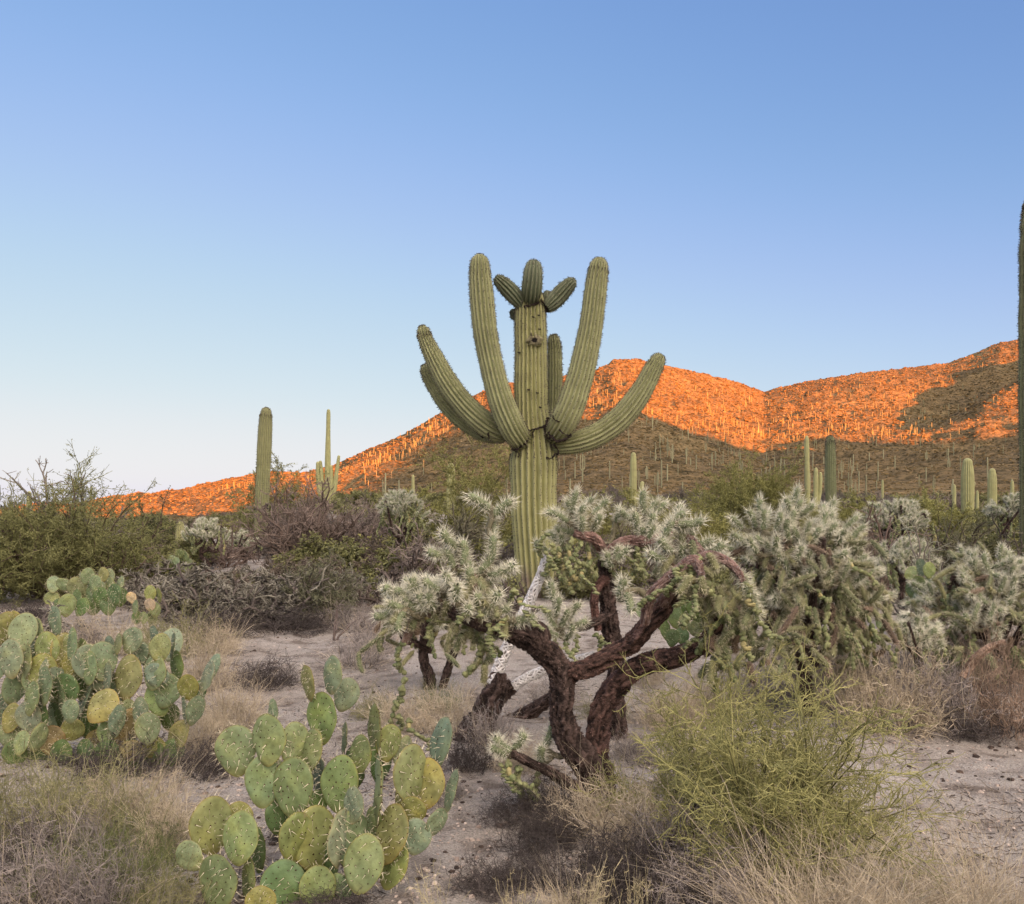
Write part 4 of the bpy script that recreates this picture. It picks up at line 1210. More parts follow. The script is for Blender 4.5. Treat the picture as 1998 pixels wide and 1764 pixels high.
class Cholla:
    def __init__(self, label, bx, Y, seed, group=None, size=1.0, name='cholla'):
        self.rng = np.random.default_rng(seed)
        self.b = base_at(bx, Y); self.Y = Y; self.size = size
        self.root = thing(name, label, 'cactus', self.b, group)
        self.anchors = []
        self.nj = self.nc = 0
    def limb(self, pts, name='branch', dY=None, thick=.72, **kw):
        p, r = px_path(pts, self.Y, dY)
        p = p - self.b; r = r * thick
        self.anchors.append(np.concatenate([p[:1]] + [np.linspace(u, v, 7)[1:] for u, v in zip(p[:-1], p[1:])]))
        return link(name, limb_mesh(p, r, self.rng, **kw), self.root)
    def joint(self, start, d, L, fat=1.0):
        o = link('joint', JOINTS[int(self.rng.integers(7))], self.root)
        s = self.size * fat
        orient(o, start, d, (s, s, L * .8 / .2), self.rng)
        self.nj += 1
    def px_joint(self, cx, cy, ang, L, dep, out=0.0, stem=True):
        """joint centred on a pixel; ang measured from straight up, clockwise in the picture; out: lean towards the viewer"""
        y = self.Y + dep
        a = math.radians(ang)
        d = unit(np.array([math.sin(a), -out, math.cos(a)]))
        Lm = L * y / F
        c = P(cx, cy, y) - self.b
        s = c - d * Lm / 2
        self.joint(s, d, Lm)
        if stem: self.stems.append((s, d))
    stems = None
    def chain(self, top, L):
        o = link('fruit_chain', CHAINS[int(self.rng.integers(7))], self.root, top, (self.rng.normal() * .15, self.rng.normal() * .15, self.rng.uniform(0, 6.28)),
                 (self.size, self.size, L / .3))
        self.nc += 1
    def old_joints(self, items):
        """older hanging and inner joints, too many to count: one mass"""
        rng = self.rng
        mb = MB()
        src = []
        for me in JOINTS:
            V = np.empty(len(me.vertices) * 3, np.float32); me.vertices.foreach_get('co', V)
            n0 = 14 * 15
            src.append((V.reshape(-1, 3), n0, (len(me.vertices) - n0) // 3))
        na = 14
        i = np.arange(14)[:, None] * na; j = np.arange(na)[None]; j2 = (j + 1) % na
        QB = np.stack([i + j, i + j2, i + na + j2, i + na + j], -1).reshape(-1, 4)
        for s, d, L, kind in items:
            V, n0, ns = src[int(rng.integers(7))]
            q = np.array(Vector(d).to_track_quat('Z', 'Y').to_matrix()) @ np.array(Matrix.Rotation(rng.uniform(0, 6.28), 3, 'Z'))
            W = (V * np.array([self.size * .85, self.size * .85, L * .8 / .2])) @ q.T + s
            g = rng.uniform(0, 1)
            body = mixc((0.13, 0.15, 0.075), (0.24, 0.235, 0.115), [g])[0] if kind == 'g' else mixc((0.09, 0.065, 0.045), (0.19, 0.14, 0.095), [g])[0]
            mb.add(W[:n0], QB, body, 0)
            keep = int(ns * (.85 if kind == 'g' else .7))
            sp = W[n0:n0 + keep * 3].reshape(-1, 3, 3).copy()
            sp[:, 2] = sp[:, :2].mean(1) + (sp[:, 2] - sp[:, :2].mean(1)) * .6
            mb.add(sp.reshape(-1, 3), np.arange(keep * 3).reshape(-1, 3), (0.5, 0.47, 0.31) if kind == 'g' else (0.42, 0.33, 0.24), 1)
        o = link('older_joints', mb.mesh('older_joints', [M_JOINT, M_SPINE]), self.root); o['kind'] = 'stuff'
    def connect(self, rad=0.016, c0=(0.15, 0.14, 0.085), c1=(0.24, 0.22, 0.14)):
        """greenish stems that tie each joint to the nearest limb or older stem"""
        rng = self.rng
        A = np.concatenate(self.anchors)
        order = np.argsort([np.min(np.linalg.norm(A - s, axis=1)) for s, d in self.stems])
        mb = MB()
        for k in order:
            s, d = self.stems[k]
            dist = np.linalg.norm(A - s, axis=1) + 0.6 * np.clip(A[:, 2] - s[2], 0, None)
            a = A[np.argmin(dist)]
            g = np.linalg.norm(a - s)
            if g < .02: continue
            mid = (a + s) / 2 - d * g * .22 + rng.normal(size=3) * g * .08
            pt, rr = catmull([a, mid, s, s + d * .01], [rad * 1.25 * self.size, rad * 1.1 * self.size, rad * self.size, rad * .9 * self.size], max(6, int(g / .02)))
            n = len(pt)
            V, Q, _ = tube(pt, rr, 9, 1 + .22 * np.sin(np.arange(n)[:, None] * 1.9 + np.arange(9)[None] * math.pi))
            mb.add(V, Q, mixc(c0, c1, rng.uniform(0, 1, len(V))), 0)
            m = int(g * 900)
            i = rng.integers(0, len(V), m)
            dd = unit(V[i] - pt[i // 9] + rng.normal(size=(m, 3)) * .012)
            v, fc = needles(V[i], dd, rng.uniform(.012, .034, m), .0014, rng)
            mb.add(v, fc, np.repeat(mixc((0.3, 0.22, 0.14), (0.56, 0.52, 0.38), rng.uniform(0, 1, m)), 3, 0), 1)
            A = np.concatenate([A, pt])
        o = link('stems', mb.mesh('stems', [M_JOINT, M_SPINE]), self.root); o['kind'] = 'stuff'

def front_cholla():
    c = Cholla('gnarled cholla with thick brown twisting trunk and pale heads in front of the giant saguaro', 1135, 5.0, 51)
    rng = c.rng; c.stems = []
    c.limb([(1140, 1650, 78), (1150, 1600, 74), (1161, 1550, 70), (1158, 1508, 66), (1133, 1474, 56), (1106, 1438, 50), (1095, 1393, 46), (1095, 1332, 46), (1084, 1296, 46), (1052, 1264, 44), (1016, 1244, 42), (980, 1228, 40), (940, 1212, 38), (900, 1197, 34), (868, 1184, 28), (845, 1190, 22)],
           'trunk', [0, 0, 0, 0, 0, 0, 0, 0, 0, -.03, -.06, -.08, -.1, -.1, -.08, -.05], thick=.98)
    c.limb([(1096, 1345, 30), (1104, 1318, 40), (1124, 1311, 38), (1160, 1297, 36), (1212, 1269, 36), (1240, 1248, 36), (1268, 1216, 36), (1300, 1180, 34), (1318, 1150, 30), (1350, 1118, 26), (1392, 1084, 22)], 'branch', [0, 0, .02, .04, .05, .05, .03, 0, -.05, -.1, -.15], thick=1.0, c1=np.array((0.175, 0.104, 0.084)))
    c.limb([(1162, 1530, 46), (1165, 1474, 44), (1165, 1432, 42), (1177, 1381, 42), (1201, 1343, 42), (1240, 1305, 40), (1281, 1288, 38), (1326, 1279, 36), (1373, 1255, 32), (1397, 1222, 28), (1402, 1190, 24)], 'branch', [.02, .06, .1, .13, .13, .1, .06, 0, -.05, -.1, -.1], thick=1.0, c1=np.array((0.175, 0.104, 0.084)))
    c.limb([(1048, 1268, 50), (1056, 1248, 46), (1052, 1230, 44), (1040, 1226, 40)], 'branch', [-.06, -.1, -.12, -.12])
    c.limb([(1062, 1262, 40), (1030, 1236, 44), (995, 1229, 40), (968, 1226, 24)], 'branch', [-.1, -.14, -.14, -.12])
    c.limb([(880, 1192, 30), (862, 1176, 30), (866, 1150, 26), (880, 1120, 22), (890, 1095, 18)], 'branch', [-.08, -.08, -.05, -.05, -.05], c0=np.array((.12, .08, .055)), c1=np.array((.24, .19, .13)))
    c.limb([(960, 1212, 30), (950, 1180, 26), (935, 1150, 24), (920, 1120, 22), (912, 1098, 18)], 'branch', [-.1, -.1, -.1, -.08, -.05], c0=np.array((.16, .09, .06)), c1=np.array((.3, .2, .14)))
    c.limb([(850, 1193, 28), (820, 1205, 26), (800, 1228, 24), (790, 1255, 20)], 'branch', [-.05, -.05, -.05, -.05], c0=np.array((.15, .1, .08)), c1=np.array((.34, .25, .2)))
    c.limb([(1130, 1548, 40), (1095, 1520, 28), (1060, 1500, 24), (1020, 1482, 22), (998, 1470, 18)], 'branch', [-.05, -.1, -.15, -.18, -.2])
    grey0, grey1 = np.array((.15, .085, .07)), np.array((.40, .29, .25))
    c.limb([(1290, 1180, 30), (1318, 1140, 30), (1345, 1106, 28), (1378, 1086, 28), (1412, 1092, 24), (1436, 1112, 20), (1450, 1135, 16)], 'branch', [-.1, -.15, -.2, -.22, -.25, -.28, -.3], c0=grey0, c1=grey1, scaly=.12)
    c.limb([(1258, 1216, 26), (1266, 1170, 30), (1290, 1140, 28), (1325, 1112, 26), (1352, 1092, 26), (1366, 1112, 22), (1370, 1140, 18)], 'branch', [-.15, -.2, -.25, -.28, -.3, -.32, -.34], c0=grey0, c1=grey1, scaly=.12)
    c.limb([(1320, 1150, 24), (1300, 1115, 26), (1290, 1085, 24), (1310, 1062, 22)], 'branch', [0, .05, .05, .05], c0=grey0, c1=grey1, scaly=.12)
    c.limb([(1376, 1090, 24), (1352, 1060, 24), (1330, 1040, 20)], 'branch', [-.1, 0, .05], c0=grey0, c1=grey1, scaly=.12)
    J = [  # left group
        (959, 1022, -4, 62, -.05, 0), (962, 1062, 4, 60, -.05, 0), (928, 984, -70, 66, -.1, .5), (985, 990, 55, 62, -.1, .45), (940, 1092, 24, 70, -.05, 0), (915, 1110, -20, 60, -.1, .2),
        (883, 1042, -25, 66, -.1, .4), (893, 1076, -18, 60, -.1, .1), (850, 1068, -60, 56, -.1, .6), (868, 1092, -40, 50, -.1, .2), (905, 1128, -10, 60, -.15, .2), (968, 1108, 55, 46, -.1, .4), (990, 1107, 40, 40, -.15, .8), (955, 1125, 30, 56, -.05, .2),
        (874, 1124, -15, 50, -.25, .9), (892, 1155, 10, 56, -.3, .9), (841, 1138, -45, 56, -.15, .4), (818, 1134, -20, 50, -.1, .2), (805, 1150, -35, 52, -.1, .3), (778, 1160, -60, 50, -.1, .3), (757, 1155, -50, 46, -.1, .5),
        (745, 1188, -85, 50, -.1, .3), (770, 1182, -70, 54, -.15, .3), (795, 1185, -40, 54, -.15, .5), (820, 1170, -20, 54, -.15, .4), (790, 1215, 175, 50, -.2, .5), (766, 1206, -120, 46, -.15, .3), (845, 1165, -5, 54, -.15, .4), (858, 1150, 10, 50, -.05, 0),
        (964, 1164, 30, 54, -.2, .7), (945, 1190, 20, 50, -.2, .5), (925, 1165, 0, 54, -.15, .4), (980, 1185, 60, 50, -.15, .3), (1028, 1206, 75, 50, -.2, .3), (1008, 1200, 70, 50, -.15, .2), (905, 1185, -10, 46, -.2, .5), (935, 1140, 10, 50, .05, 0), (870, 1170, 0, 50, .05, 0),
        # lone stars and right hand joints
        (1225, 1180, 175, 56, -.3, .7), (1216, 1146, 10, 60, -.2, .6), (1462, 1142, 150, 58, -.3, .5), (1482, 1176, 160, 60, -.32, .5), (1448, 1120, 120, 46, -.25, .3),
        (1351, 1012, 70, 66, -.05, .3), (1326, 1012, 50, 56, 0, .3), (1305, 1030, 30, 60, 0, .2), (1325, 1046, -30, 54, 0, .5), (1373, 1052, 60, 50, .05, .3), (1350, 1048, 20, 50, .05, .3), (1299, 1060, -40, 54, -.05, .5), (1280, 1082, -60, 50, -.05, .4),
        (1395, 1062, 40, 50, -.05, .3), (1410, 1085, 70, 46, -.1, .4), (1336, 1075, 0, 50, 0, .5), (1316, 1085, -20, 46, .1, .3),
        # low sprig at the foot
        (985, 1448, -30, 54, -.2, .3), (1003, 1440, 10, 50, -.15, .2), (968, 1470, -70, 46, -.2, .3), (1060, 1466, 10, 46, .05, 0), (1070, 1430, 15, 60, .1, 0)]
    for q in J: c.px_joint(*q)
    c.connect()
    def hang(x, y, L, dep): c.chain(P(x, y, c.Y + dep) - c.b, L * (c.Y + dep) / F)
    for x, y, L, d in [(990, 1480, 110, -.2), (1010, 1495, 80, -.2), (1015, 1500, 130, -.18), (1048, 1505, 70, -.1), (975, 1490, 50, -.2), (788, 1250, 90, -.05), (790, 1320, 100, -.05), (775, 1395, 60, -.02), (798, 1400, 70, -.05), (950, 1215, 60, -.15), (930, 1230, 110, 0), (905, 1215, 90, 0), (945, 1260, 80, 0),
                       (1385, 1115, 120, -.2), (1375, 1130, 110, -.3), (1362, 1140, 90, -.34), (1400, 1140, 100, -.2), (1420, 1130, 150, -.2), (1432, 1160, 140, -.2), (1405, 1210, 110, -.1), (1390, 1255, 90, -.05), (1405, 1270, 60, -.08), (1380, 1200, 60, -.1),
                       (1440, 1220, 70, -.2), (1330, 1110, 60, -.25), (1320, 1130, 70, -.3), (1318, 1150, 50, -.3), (1455, 1140, 60, -.3), (1470, 1200, 70, -.3), (1412, 1170, 80, -.15), (1368, 1085, 70, -.3), (1345, 1095, 60, -.3), (1425, 1250, 60, -.1),
                       (1000, 1150, 50, -.15), (1015, 1165, 40, -.15), (1020, 1190, 40, -.2), (960, 1150, 60, -.1), (985, 1205, 40, -.2), (910, 1150, 70, -.1), (870, 1195, 60, 0), (830, 1195, 50, -.05), (810, 1175, 50, -.1)]:
        hang(x, y, L, d)
    items = []
    for x, y, d, n in [(930, 1130, -.1, 5), (900, 1150, -.15, 5), (860, 1170, -.1, 5), (820, 1165, -.1, 4), (790, 1190, -.1, 4), (950, 1160, -.1, 4), (960, 1190, -.15, 4), (980, 1200, -.15, 4), (930, 1240, .02, 5), (905, 1225, .02, 5), (950, 1275, .02, 4),
                       (1380, 1130, -.25, 6), (1405, 1150, -.2, 7), (1425, 1170, -.2, 7), (1440, 1200, -.2, 6), (1400, 1240, -.1, 6), (1385, 1275, -.08, 5), (1350, 1120, -.3, 5), (1365, 1090, -.2, 4), (1455, 1160, -.28, 4), (1320, 1110, -.2, 4), (1300, 1080, 0, 5), (1340, 1062, 0, 5), (1420, 1240, -.1, 5), (1375, 1180, -.2, 5)]:
        for q in range(n):
            p = P(x + rng.normal() * 14, y + rng.normal() * 14, c.Y + d + rng.normal() * .06) - c.b
            dd = unit(np.array([rng.normal() * .5, rng.normal() * .5, -1])) if rng.uniform() < .75 else unit(rng.normal(size=3))
            items.append((p, dd, rng.uniform(.1, .17), 'g' if rng.uniform() < .84 else 'n'))
    c.old_joints(items)
    return c
front_cholla()

def dome_cholla(label, bx, Y, seed, cx, top, wid, low, njoint, nchain, trunk, group=None, jl=58, size=1.0, extra=(), brown=0.25, hang_to=None, limbs=4, stems=True, old=0):
    """rounded cholla: pale joints over the dome, hanging chains below; cx, top, wid, low in pixels"""
    c = Cholla(label, bx, Y, seed, group, size)
    rng = c.rng; c.stems = []
    zb = HY - (c.b[2] - CZ) / Y * F
    hy = low - top
    c.limb([(bx - trunk * .2, zb + 12, trunk * 1.2), (bx, zb - 20, trunk), (bx + rng.normal() * 12, (zb + low) / 2, trunk * .85), (cx, low - hy * .25, trunk * .7), (cx, top + hy * .5, trunk * .45)], 'trunk')
    for k in range(limbs):
        f = (k + .5) / limbs * 2 - 1
        y0 = zb - (zb - low) * rng.uniform(.3, .9) - 20
        ex, ey = cx + f * wid * .4, top + hy * (.25 + .35 * f * f)
        d = rng.normal() * .25
        c.limb([(bx, y0, trunk * .7), ((bx + ex) / 2 + rng.normal() * 15, (y0 + ey) / 2 + 25, trunk * .55), (ex, ey, trunk * .35), (ex + f * wid * .07, ey + hy * .15 * rng.uniform(-.3, 1), trunk * .22)], 'branch', [0, d * .5, d, d])
    for q in extra: c.px_joint(*q, stem=stems)
    W = wid / 2 * Y / F; H = hy * Y / F
    ctr = P(cx, low, Y) - c.b
    for k in range(njoint - len(extra)):
        az = rng.uniform(0, 2 * math.pi)
        if math.sin(az) > .45 and rng.uniform() < .6: az = -az
        u = rng.uniform(.0, 1) ** .8
        z = .12 + .88 * u
        rr = math.sqrt(max(0, 1 - (z * .97) ** 2)) * rng.uniform(.82, 1.05)
        if rng.uniform() < .25: rr *= rng.uniform(.3, .9)
        p = ctr + np.array([math.cos(az) * rr * W, math.sin(az) * rr * W * .7, z * H * rng.uniform(.86, 1.02)])
        d = unit(np.array([math.cos(az) * rr * 1.1, math.sin(az) * rr * 1.1, .45 + z * .6]) + rng.normal(size=3) * .4)
        L = jl * Y / F * rng.uniform(.65, 1.15)
        c.joint(p - d * L * .6, d, L, rng.uniform(.85, 1.1))
        if stems: c.stems.append((p - d * L * .6, d))
    if stems: c.connect(rad=.015)
    lowpx = hang_to or zb - 20
    items = []
    for k in range(old):
        az = rng.uniform(math.pi, 2 * math.pi) if rng.uniform() < .7 else rng.uniform(0, math.pi)
        z = rng.uniform(-.15, .8)
        rr = math.sqrt(max(0, 1 - z * z)) * rng.uniform(.35, .95)
        p = ctr + np.array([math.cos(az) * rr * W, math.sin(az) * rr * W * .7, z * H])
        L = jl * Y / F * rng.uniform(.7, 1.2)
        for q in range(int(rng.integers(1, 4))):
            d = unit(np.array([math.cos(az) * .5, math.sin(az) * .5, -.8]) + rng.normal(size=3) * .5) if rng.uniform() < .75 else unit(rng.normal(size=3))
            items.append((p.copy(), d, L, 'g' if rng.uniform() < .84 else 'n'))
            p = p + d * L * .85
            if p[2] < (P(0, lowpx, Y) - c.b)[2]: break
    if items: c.old_joints(items)
    for k in range(nchain):
        az = rng.uniform(math.pi, 2 * math.pi) if rng.uniform() < .75 else rng.uniform(0, math.pi)
        z = rng.uniform(-.05, .7)
        rr = math.sqrt(max(0, 1 - z * z)) * rng.uniform(.6, .98)
        p = ctr + np.array([math.cos(az) * rr * W, math.sin(az) * rr * W * .7, z * H])
        room = (p[2] - (P(0, lowpx, Y) - c.b)[2])
        c.chain(p, max(.12, min(rng.uniform(.22, .5) * size, room)))
    return c

C2X = [(1545, 968, 10, 62, -.1, .3), (1560, 990, 20, 56, -.1, .2), (1530, 985, -30, 56, -.1, .4), (1482, 990, -5, 60, -.15, .2), (1492, 1010, 0, 56, -.2, .4), (1465, 1010, -35, 54, -.15, .3), (1432, 1020, -55, 50, -.1, .4), (1518, 1010, 5, 56, -.25, .4), (1572, 990, 40, 50, 0, .2), (1590, 1040, 20, 56, -.3, .6),
       (1632, 990, 15, 44, .1, .2), (1660, 1015, 40, 48, .1, .2), (1682, 1040, 50, 50, 0, .3), (1440, 1052, -60, 56, -.15, .3), (1470, 1060, -30, 54, -.3, .5), (1545, 1030, 0, 60, -.3, .7), (1510, 1060, -10, 56, -.35, .7), (1620, 1030, 30, 54, -.1, .4), (1425, 1075, -80, 50, -.1, .3), (1560, 1075, 10, 50, -.35, .6)]
dome_cholla('big round cholla with pale heads and a skirt of hanging fruit chains', 1580, 7.0, 52, 1565, 985, 330, 1235, 98, 46, 36, extra=C2X, jl=60, hang_to=1300, limbs=7, old=150)
dome_cholla('silvery green cholla cut by the right edge, full of short spiny heads', 1935, 8.2, 53, 1925, 1066, 310, 1255, 98, 22, 30, jl=52, hang_to=1290, limbs=6, old=110)
c4 = dome_cholla('cholla with a dark double trunk standing behind the left limb of the front cholla', 838, 8.0, 54, 835, 1120, 200, 1215, 40, 14, 30, jl=48, hang_to=1300, old=20)
c4.limb([(862, 1342, 20), (876, 1300, 20), (893, 1255, 20), (900, 1225, 18)], 'branch')

def back_cholla():
    c = Cholla('tall cholla with an upright dark trunk behind the front cholla, pale heads against the brush', 1190, 6.4, 55)
    rng = c.rng; c.stems = []
    g0, g1 = np.array((.15, .085, .07)), np.array((.36, .24, .2))
    c.limb([(1205, 1440, 52), (1200, 1360, 46), (1200, 1290, 44), (1192, 1230, 44), (1184, 1170, 40), (1182, 1110, 36), (1176, 1062, 30)], 'trunk')
    c.limb([(1178, 1075, 24), (1160, 1052, 26), (1138, 1046, 22), (1120, 1040, 18)], 'branch', [-.1, -.15, -.2, -.2], c0=g0, c1=g1, scaly=.1)
    c.limb([(1180, 1085, 26), (1215, 1058, 28), (1250, 1056, 26), (1280, 1050, 22), (1310, 1040, 18)], 'branch', [-.1, -.15, -.2, -.2, -.15], c0=g0, c1=g1, scaly=.1)
    c.limb([(1186, 1200, 24), (1166, 1210, 24), (1140, 1222, 20), (1120, 1226, 16)], 'branch', [-.05, -.15, -.2, -.25])
    c.limb([(1182, 1130, 26), (1164, 1150, 22), (1160, 1185, 22), (1168, 1230, 18)], 'branch', [-.05, -.12, -.15, -.15], c0=np.array((.09, .05, .04)), c1=np.array((.16, .09, .075)))
    J = [(1081, 1014, -80, 62, -.2, .3), (1100, 1004, -50, 56, -.1, .3), (1123, 974, 15, 60, -.1, .2), (1112, 990, -30, 50, -.1, .4), (1140, 1000, 30, 58, -.2, .4), (1150, 990, 50, 60, -.2, .4), (1172, 986, 40, 54, 0, .3), (1100, 1030, -70, 50, -.1, .2), (1126, 1020, -10, 56, -.2, .4), (1165, 1012, 20, 54, -.15, .4),
         (1265, 976, 10, 58, -.1, .2), (1276, 992, 35, 56, -.1, .3), (1290, 996, 55, 56, -.1, .3), (1240, 1016, -20, 58, -.2, .4), (1262, 1012, 10, 56, -.15, .4), (1272, 1040, 20, 56, -.25, .6), (1250, 1042, -10, 50, -.2, .6), (1300, 1020, 50, 54, 0, .2), (1290, 1044, 40, 50, -.1, .3), (1228, 1000, -40, 46, 0, .3),
         (1325, 1028, 60, 50, .1, .2), (1330, 1000, 30, 46, .1, .1), (1205, 1080, 10, 44, -.2, .5), (1216, 1082, 50, 44, -.25, .5), (1190, 1090, -20, 44, -.2, .4), (1200, 1000, 0, 40, .1, 0),
         (1075, 1152, -15, 56, -.3, .5), (1090, 1178, 10, 54, -.3, .3), (1063, 1206, -50, 52, -.3, .4), (1082, 1205, -10, 50, -.3, .4), (1102, 1204, 20, 54, -.3, .5), (1130, 1192, 50, 50, -.25, .4), (1105, 1228, 5, 54, -.3, .6), (1080, 1225, -30, 46, -.3, .5), (1135, 1212, 60, 44, -.25, .3),
         (1062, 1060, -30, 44, -.1, .3), (1080, 1052, -60, 44, -.1, .3), (1105, 1055, 0, 50, -.1, .6)]
    for q in J: c.px_joint(*q)
    c.connect()
    for x, y, L, d in [(1120, 1050, 90, -.2), (1105, 1060, 100, -.2), (1135, 1055, 80, -.2), (1090, 1065, 80, -.2), (1080, 1060, 60, -.2), (1145, 1060, 110, -.15), (1160, 1062, 90, -.1), (1075, 1090, 60, -.2), (1098, 1090, 70, -.22), (1128, 1100, 60, -.2), (1140, 1110, 50, -.2), (1070, 1040, 60, -.2), (1062, 1075, 60, -.2),
                       (1110, 1235, 60, -.25), (1125, 1235, 60, -.25), (1075, 1240, 50, -.3), (1160, 1235, 60, -.2), (1168, 1240, 50, -.15), (1215, 1060, 60, -.15), (1240, 1065, 70, -.2), (1265, 1060, 60, -.2), (1226, 1062, 70, -.1), (1285, 1060, 70, -.2), (1300, 1050, 60, -.15), (1250, 1064, 90, -.1)]:
        c.chain(P(x, y, c.Y + d) - c.b, L * (c.Y + d) / F)
back_cholla()

# smaller, farther chollas
dome_cholla('round-headed cholla with hanging joints, left of the giant saguaro', 785, 17, 61, 783, 958, 96, 1010, 60, 26, 12, jl=26, size=1.1, hang_to=1060, stems=False)
dome_cholla('low pale cholla mound just left of the black-scarred saguaro', 405, 19, 62, 404, 1014, 90, 1050, 46, 8, 10, jl=22, size=1.1, stems=False)
dome_cholla('flat-topped pale cholla with brown limbs below the stout saguaro', 1745, 15, 63, 1748, 978, 150, 1030, 70, 24, 14, jl=28, size=1.1, hang_to=1070, stems=False, limbs=6)
dome_cholla('dark cholla with pale flat tips at the right edge under the saguaros', 1968, 16, 64, 1970, 966, 90, 1010, 40, 14, 12, jl=26, size=1.1, stems=False)
dome_cholla('pale cholla behind the green prickly pear on the right', 1770, 11.5, 65, 1765, 1052, 130, 1120, 50, 16, 18, jl=36, size=1.0, stems=False)
dome_cholla('small spiny cholla low by the straw grass under the big round cholla', 1790, 7.6, 66, 1785, 1205, 110, 1260, 26, 6, 14, jl=44, stems=True)
dome_cholla('small pale cholla standing in the brown brush by the scarred saguaro', 478, 22, 67, 478, 1036, 60, 1075, 26, 6, 9, jl=20, size=1.1, stems=False)

# bleached skeleton of a dead cholla limb: a lattice tube
def lattice(label, pts, Y, dY, r0, r1, seed, stump=None):
    rng = np.random.default_rng(seed)
    p = np.array([P(x, y, Y + d) for (x, y), d in zip(pts, dY)])
    b = p[-1].copy(); b[2] = float(ground_z(b[0], b[1]))
    root = thing('cholla_skeleton', label, 'dead cactus', b)
    p = p - b
    L = np.sum(np.linalg.norm(np.diff(p, axis=0), axis=1))
    n = int(L / .010)
    Pt, R = catmull(p, np.linspace(r0, r1, len(p)), n)
    T, N, B = frames(Pt)
    s = np.linspace(0, L, n)
    mb = MB()
    for sg in (-1, 1):
        for k in range(7):
            a = k * math.pi * 2 / 7 + sg * s * 26 + .5 * np.sin(s * 26 * 3 + k) * .5
            q = Pt + (np.cos(a)[:, None] * N + np.sin(a)[:, None] * B) * (R * (1 + .05 * rng.normal(size=n)))[:, None]
            V, Q, _ = tube(q, np.full(n, r0 * .27) * (1 + .3 * fbm(s * 30, s * 0 + k, 2, 3)), 6)
            mb.add(V, Q, mixc((0.60, 0.58, 0.55), (0.82, 0.80, 0.77), rng.uniform(0, 1, len(V))))
    V, Q, _ = tube(Pt, R * .86, 12); mb.add(V, Q, (0.30, 0.27, 0.245))  # inner core coloured darker so the lattice holes look shaded
    o = link('lattice', mb.mesh('lattice', M_WOOD), root); o['label'] = 'bleached pale lattice wood with diamond holes'
    if stump:
        q = np.array([P(x, y, Y + d) for x, y, w, d in stump]) - b
        r = np.array([w / 2 * (Y + d) / F for x, y, w, d in stump])
        link('stump', limb_mesh(q, r, rng), root)
    return root
lattice('long bleached cholla skeleton leaning up past the left limb of the front cholla', [(1072, 1075), (1052, 1130), (1025, 1190), (1000, 1240), (978, 1290), (962, 1335)], 6.3, [.2, .15, .1, .06, .03, 0], .029, .041, 71,
        [(975, 1312, 26, 0), (968, 1345, 42, 0), (950, 1385, 48, 0), (928, 1425, 54, 0), (912, 1452, 56, 0), (905, 1470, 56, 0)])
lattice('short bleached cholla skeleton lying low beside the brown trunk', [(1160, 1278), (1110, 1292), (1060, 1308), (1015, 1330), (1002, 1342)], 6.4, [.1, .06, .03, 0, 0], .026, .032, 72,
        [(1000, 1336, 26, 0), (975, 1354, 34, .0), (955, 1385, 36, .0), (938, 1430, 38, 0), (932, 1450, 38, 0)])
c = Cholla('broken brown cholla log lying on the sand behind the trunk', 1020, 6.9, 73, name='cholla_log')
c.limb([(985, 1412, 34), (1020, 1398, 40), (1050, 1380, 38), (1080, 1358, 30)], 'log')
c = Cholla('reddish bare cholla stub leaning at the right edge beside brown grass', 1880, 6.6, 74, name='cholla_log')
c.limb([(1878, 1322, 20), (1900, 1288, 20), (1930, 1264, 18), (1960, 1252, 15)], 'log', c0=np.array((.2, .13, .09)), c1=np.array((.42, .3, .22)))

# ---------------------------------------------------------------- trees, brush and shrubs
def leaves(mb, rng, pl, per, size, c0, c1, spread=.02):
    N, k, _ = pl.shape
    i = rng.integers(0, N, N * per); t = rng.uniform(.2, 1, N * per) * (k - 1)
    a = np.minimum(t.astype(int), k - 2); f = (t - a)[:, None]
    p = pl[i, a] * (1 - f) + pl[i, a + 1] * f + rng.normal(size=(N * per, 3)) * spread
    d = unit(rng.normal(size=(N * per, 3)) + np.array([0, 0, .3]))
    v, fc = needles(p, d, rng.uniform(.6, 1.4, N * per) * size, size * .3, rng)
    mb.add(v, fc, np.repeat(mixc(c0, c1, rng.uniform(0, 1, N * per)), 3, 0))

def tree(name, label, cat, px, Y, wpx, toppx, seed, wood=((.10, .075, .055), (.17, .13, .10)), twig=((.12, .14, .05), (.2, .21, .09)), leaf=None, n0=13, kids=(7, 6, 5), ratios=(.5, .5, .5),
         jit=.16, pull=.02, spread=1.15, r0=None, rmin=None, basepx=None, group=None, leafsize=.03, leafper=3, foot=.15, low=0.0, mat=None):
    rng = np.random.default_rng(seed)
    b = base_at(px, Y)
    if basepx: b[2] = P(px, basepx, Y)[2]
    W = wpx / 2 * Y / F
    H = (P(px, toppx, Y)[2] - b[2]) * 1.2
    root = thing(name, label, cat, b, group)
    rm = rmin or max(.0018, Y * .00028)
    lev = twiggy(rng, W, H, n0, kids, ratios, jit=jit, pull=pull, spread=spread, r0=r0 or max(.012, .02 * H), rmin=rm, foot=foot, low=low)
    mb = MB()
    for pl, r, li in lev[:2]: poly_segs(mb, pl, r, wood[0], wood[1], rng, n=5 if li == 0 else 4)
    link('branches', mb.mesh('branches', M_TWIG), root)
    mb = MB()
    for pl, r, li in lev[2:]: poly_segs(mb, pl, r, twig[0], twig[1], rng, taper=.6)
    if leaf is not None: leaves(mb, rng, lev[-1][0], leafper, leafsize, leaf[0], leaf[1])
    link('crown', mb.mesh('crown', mat or M_GREEN), root)
    return root

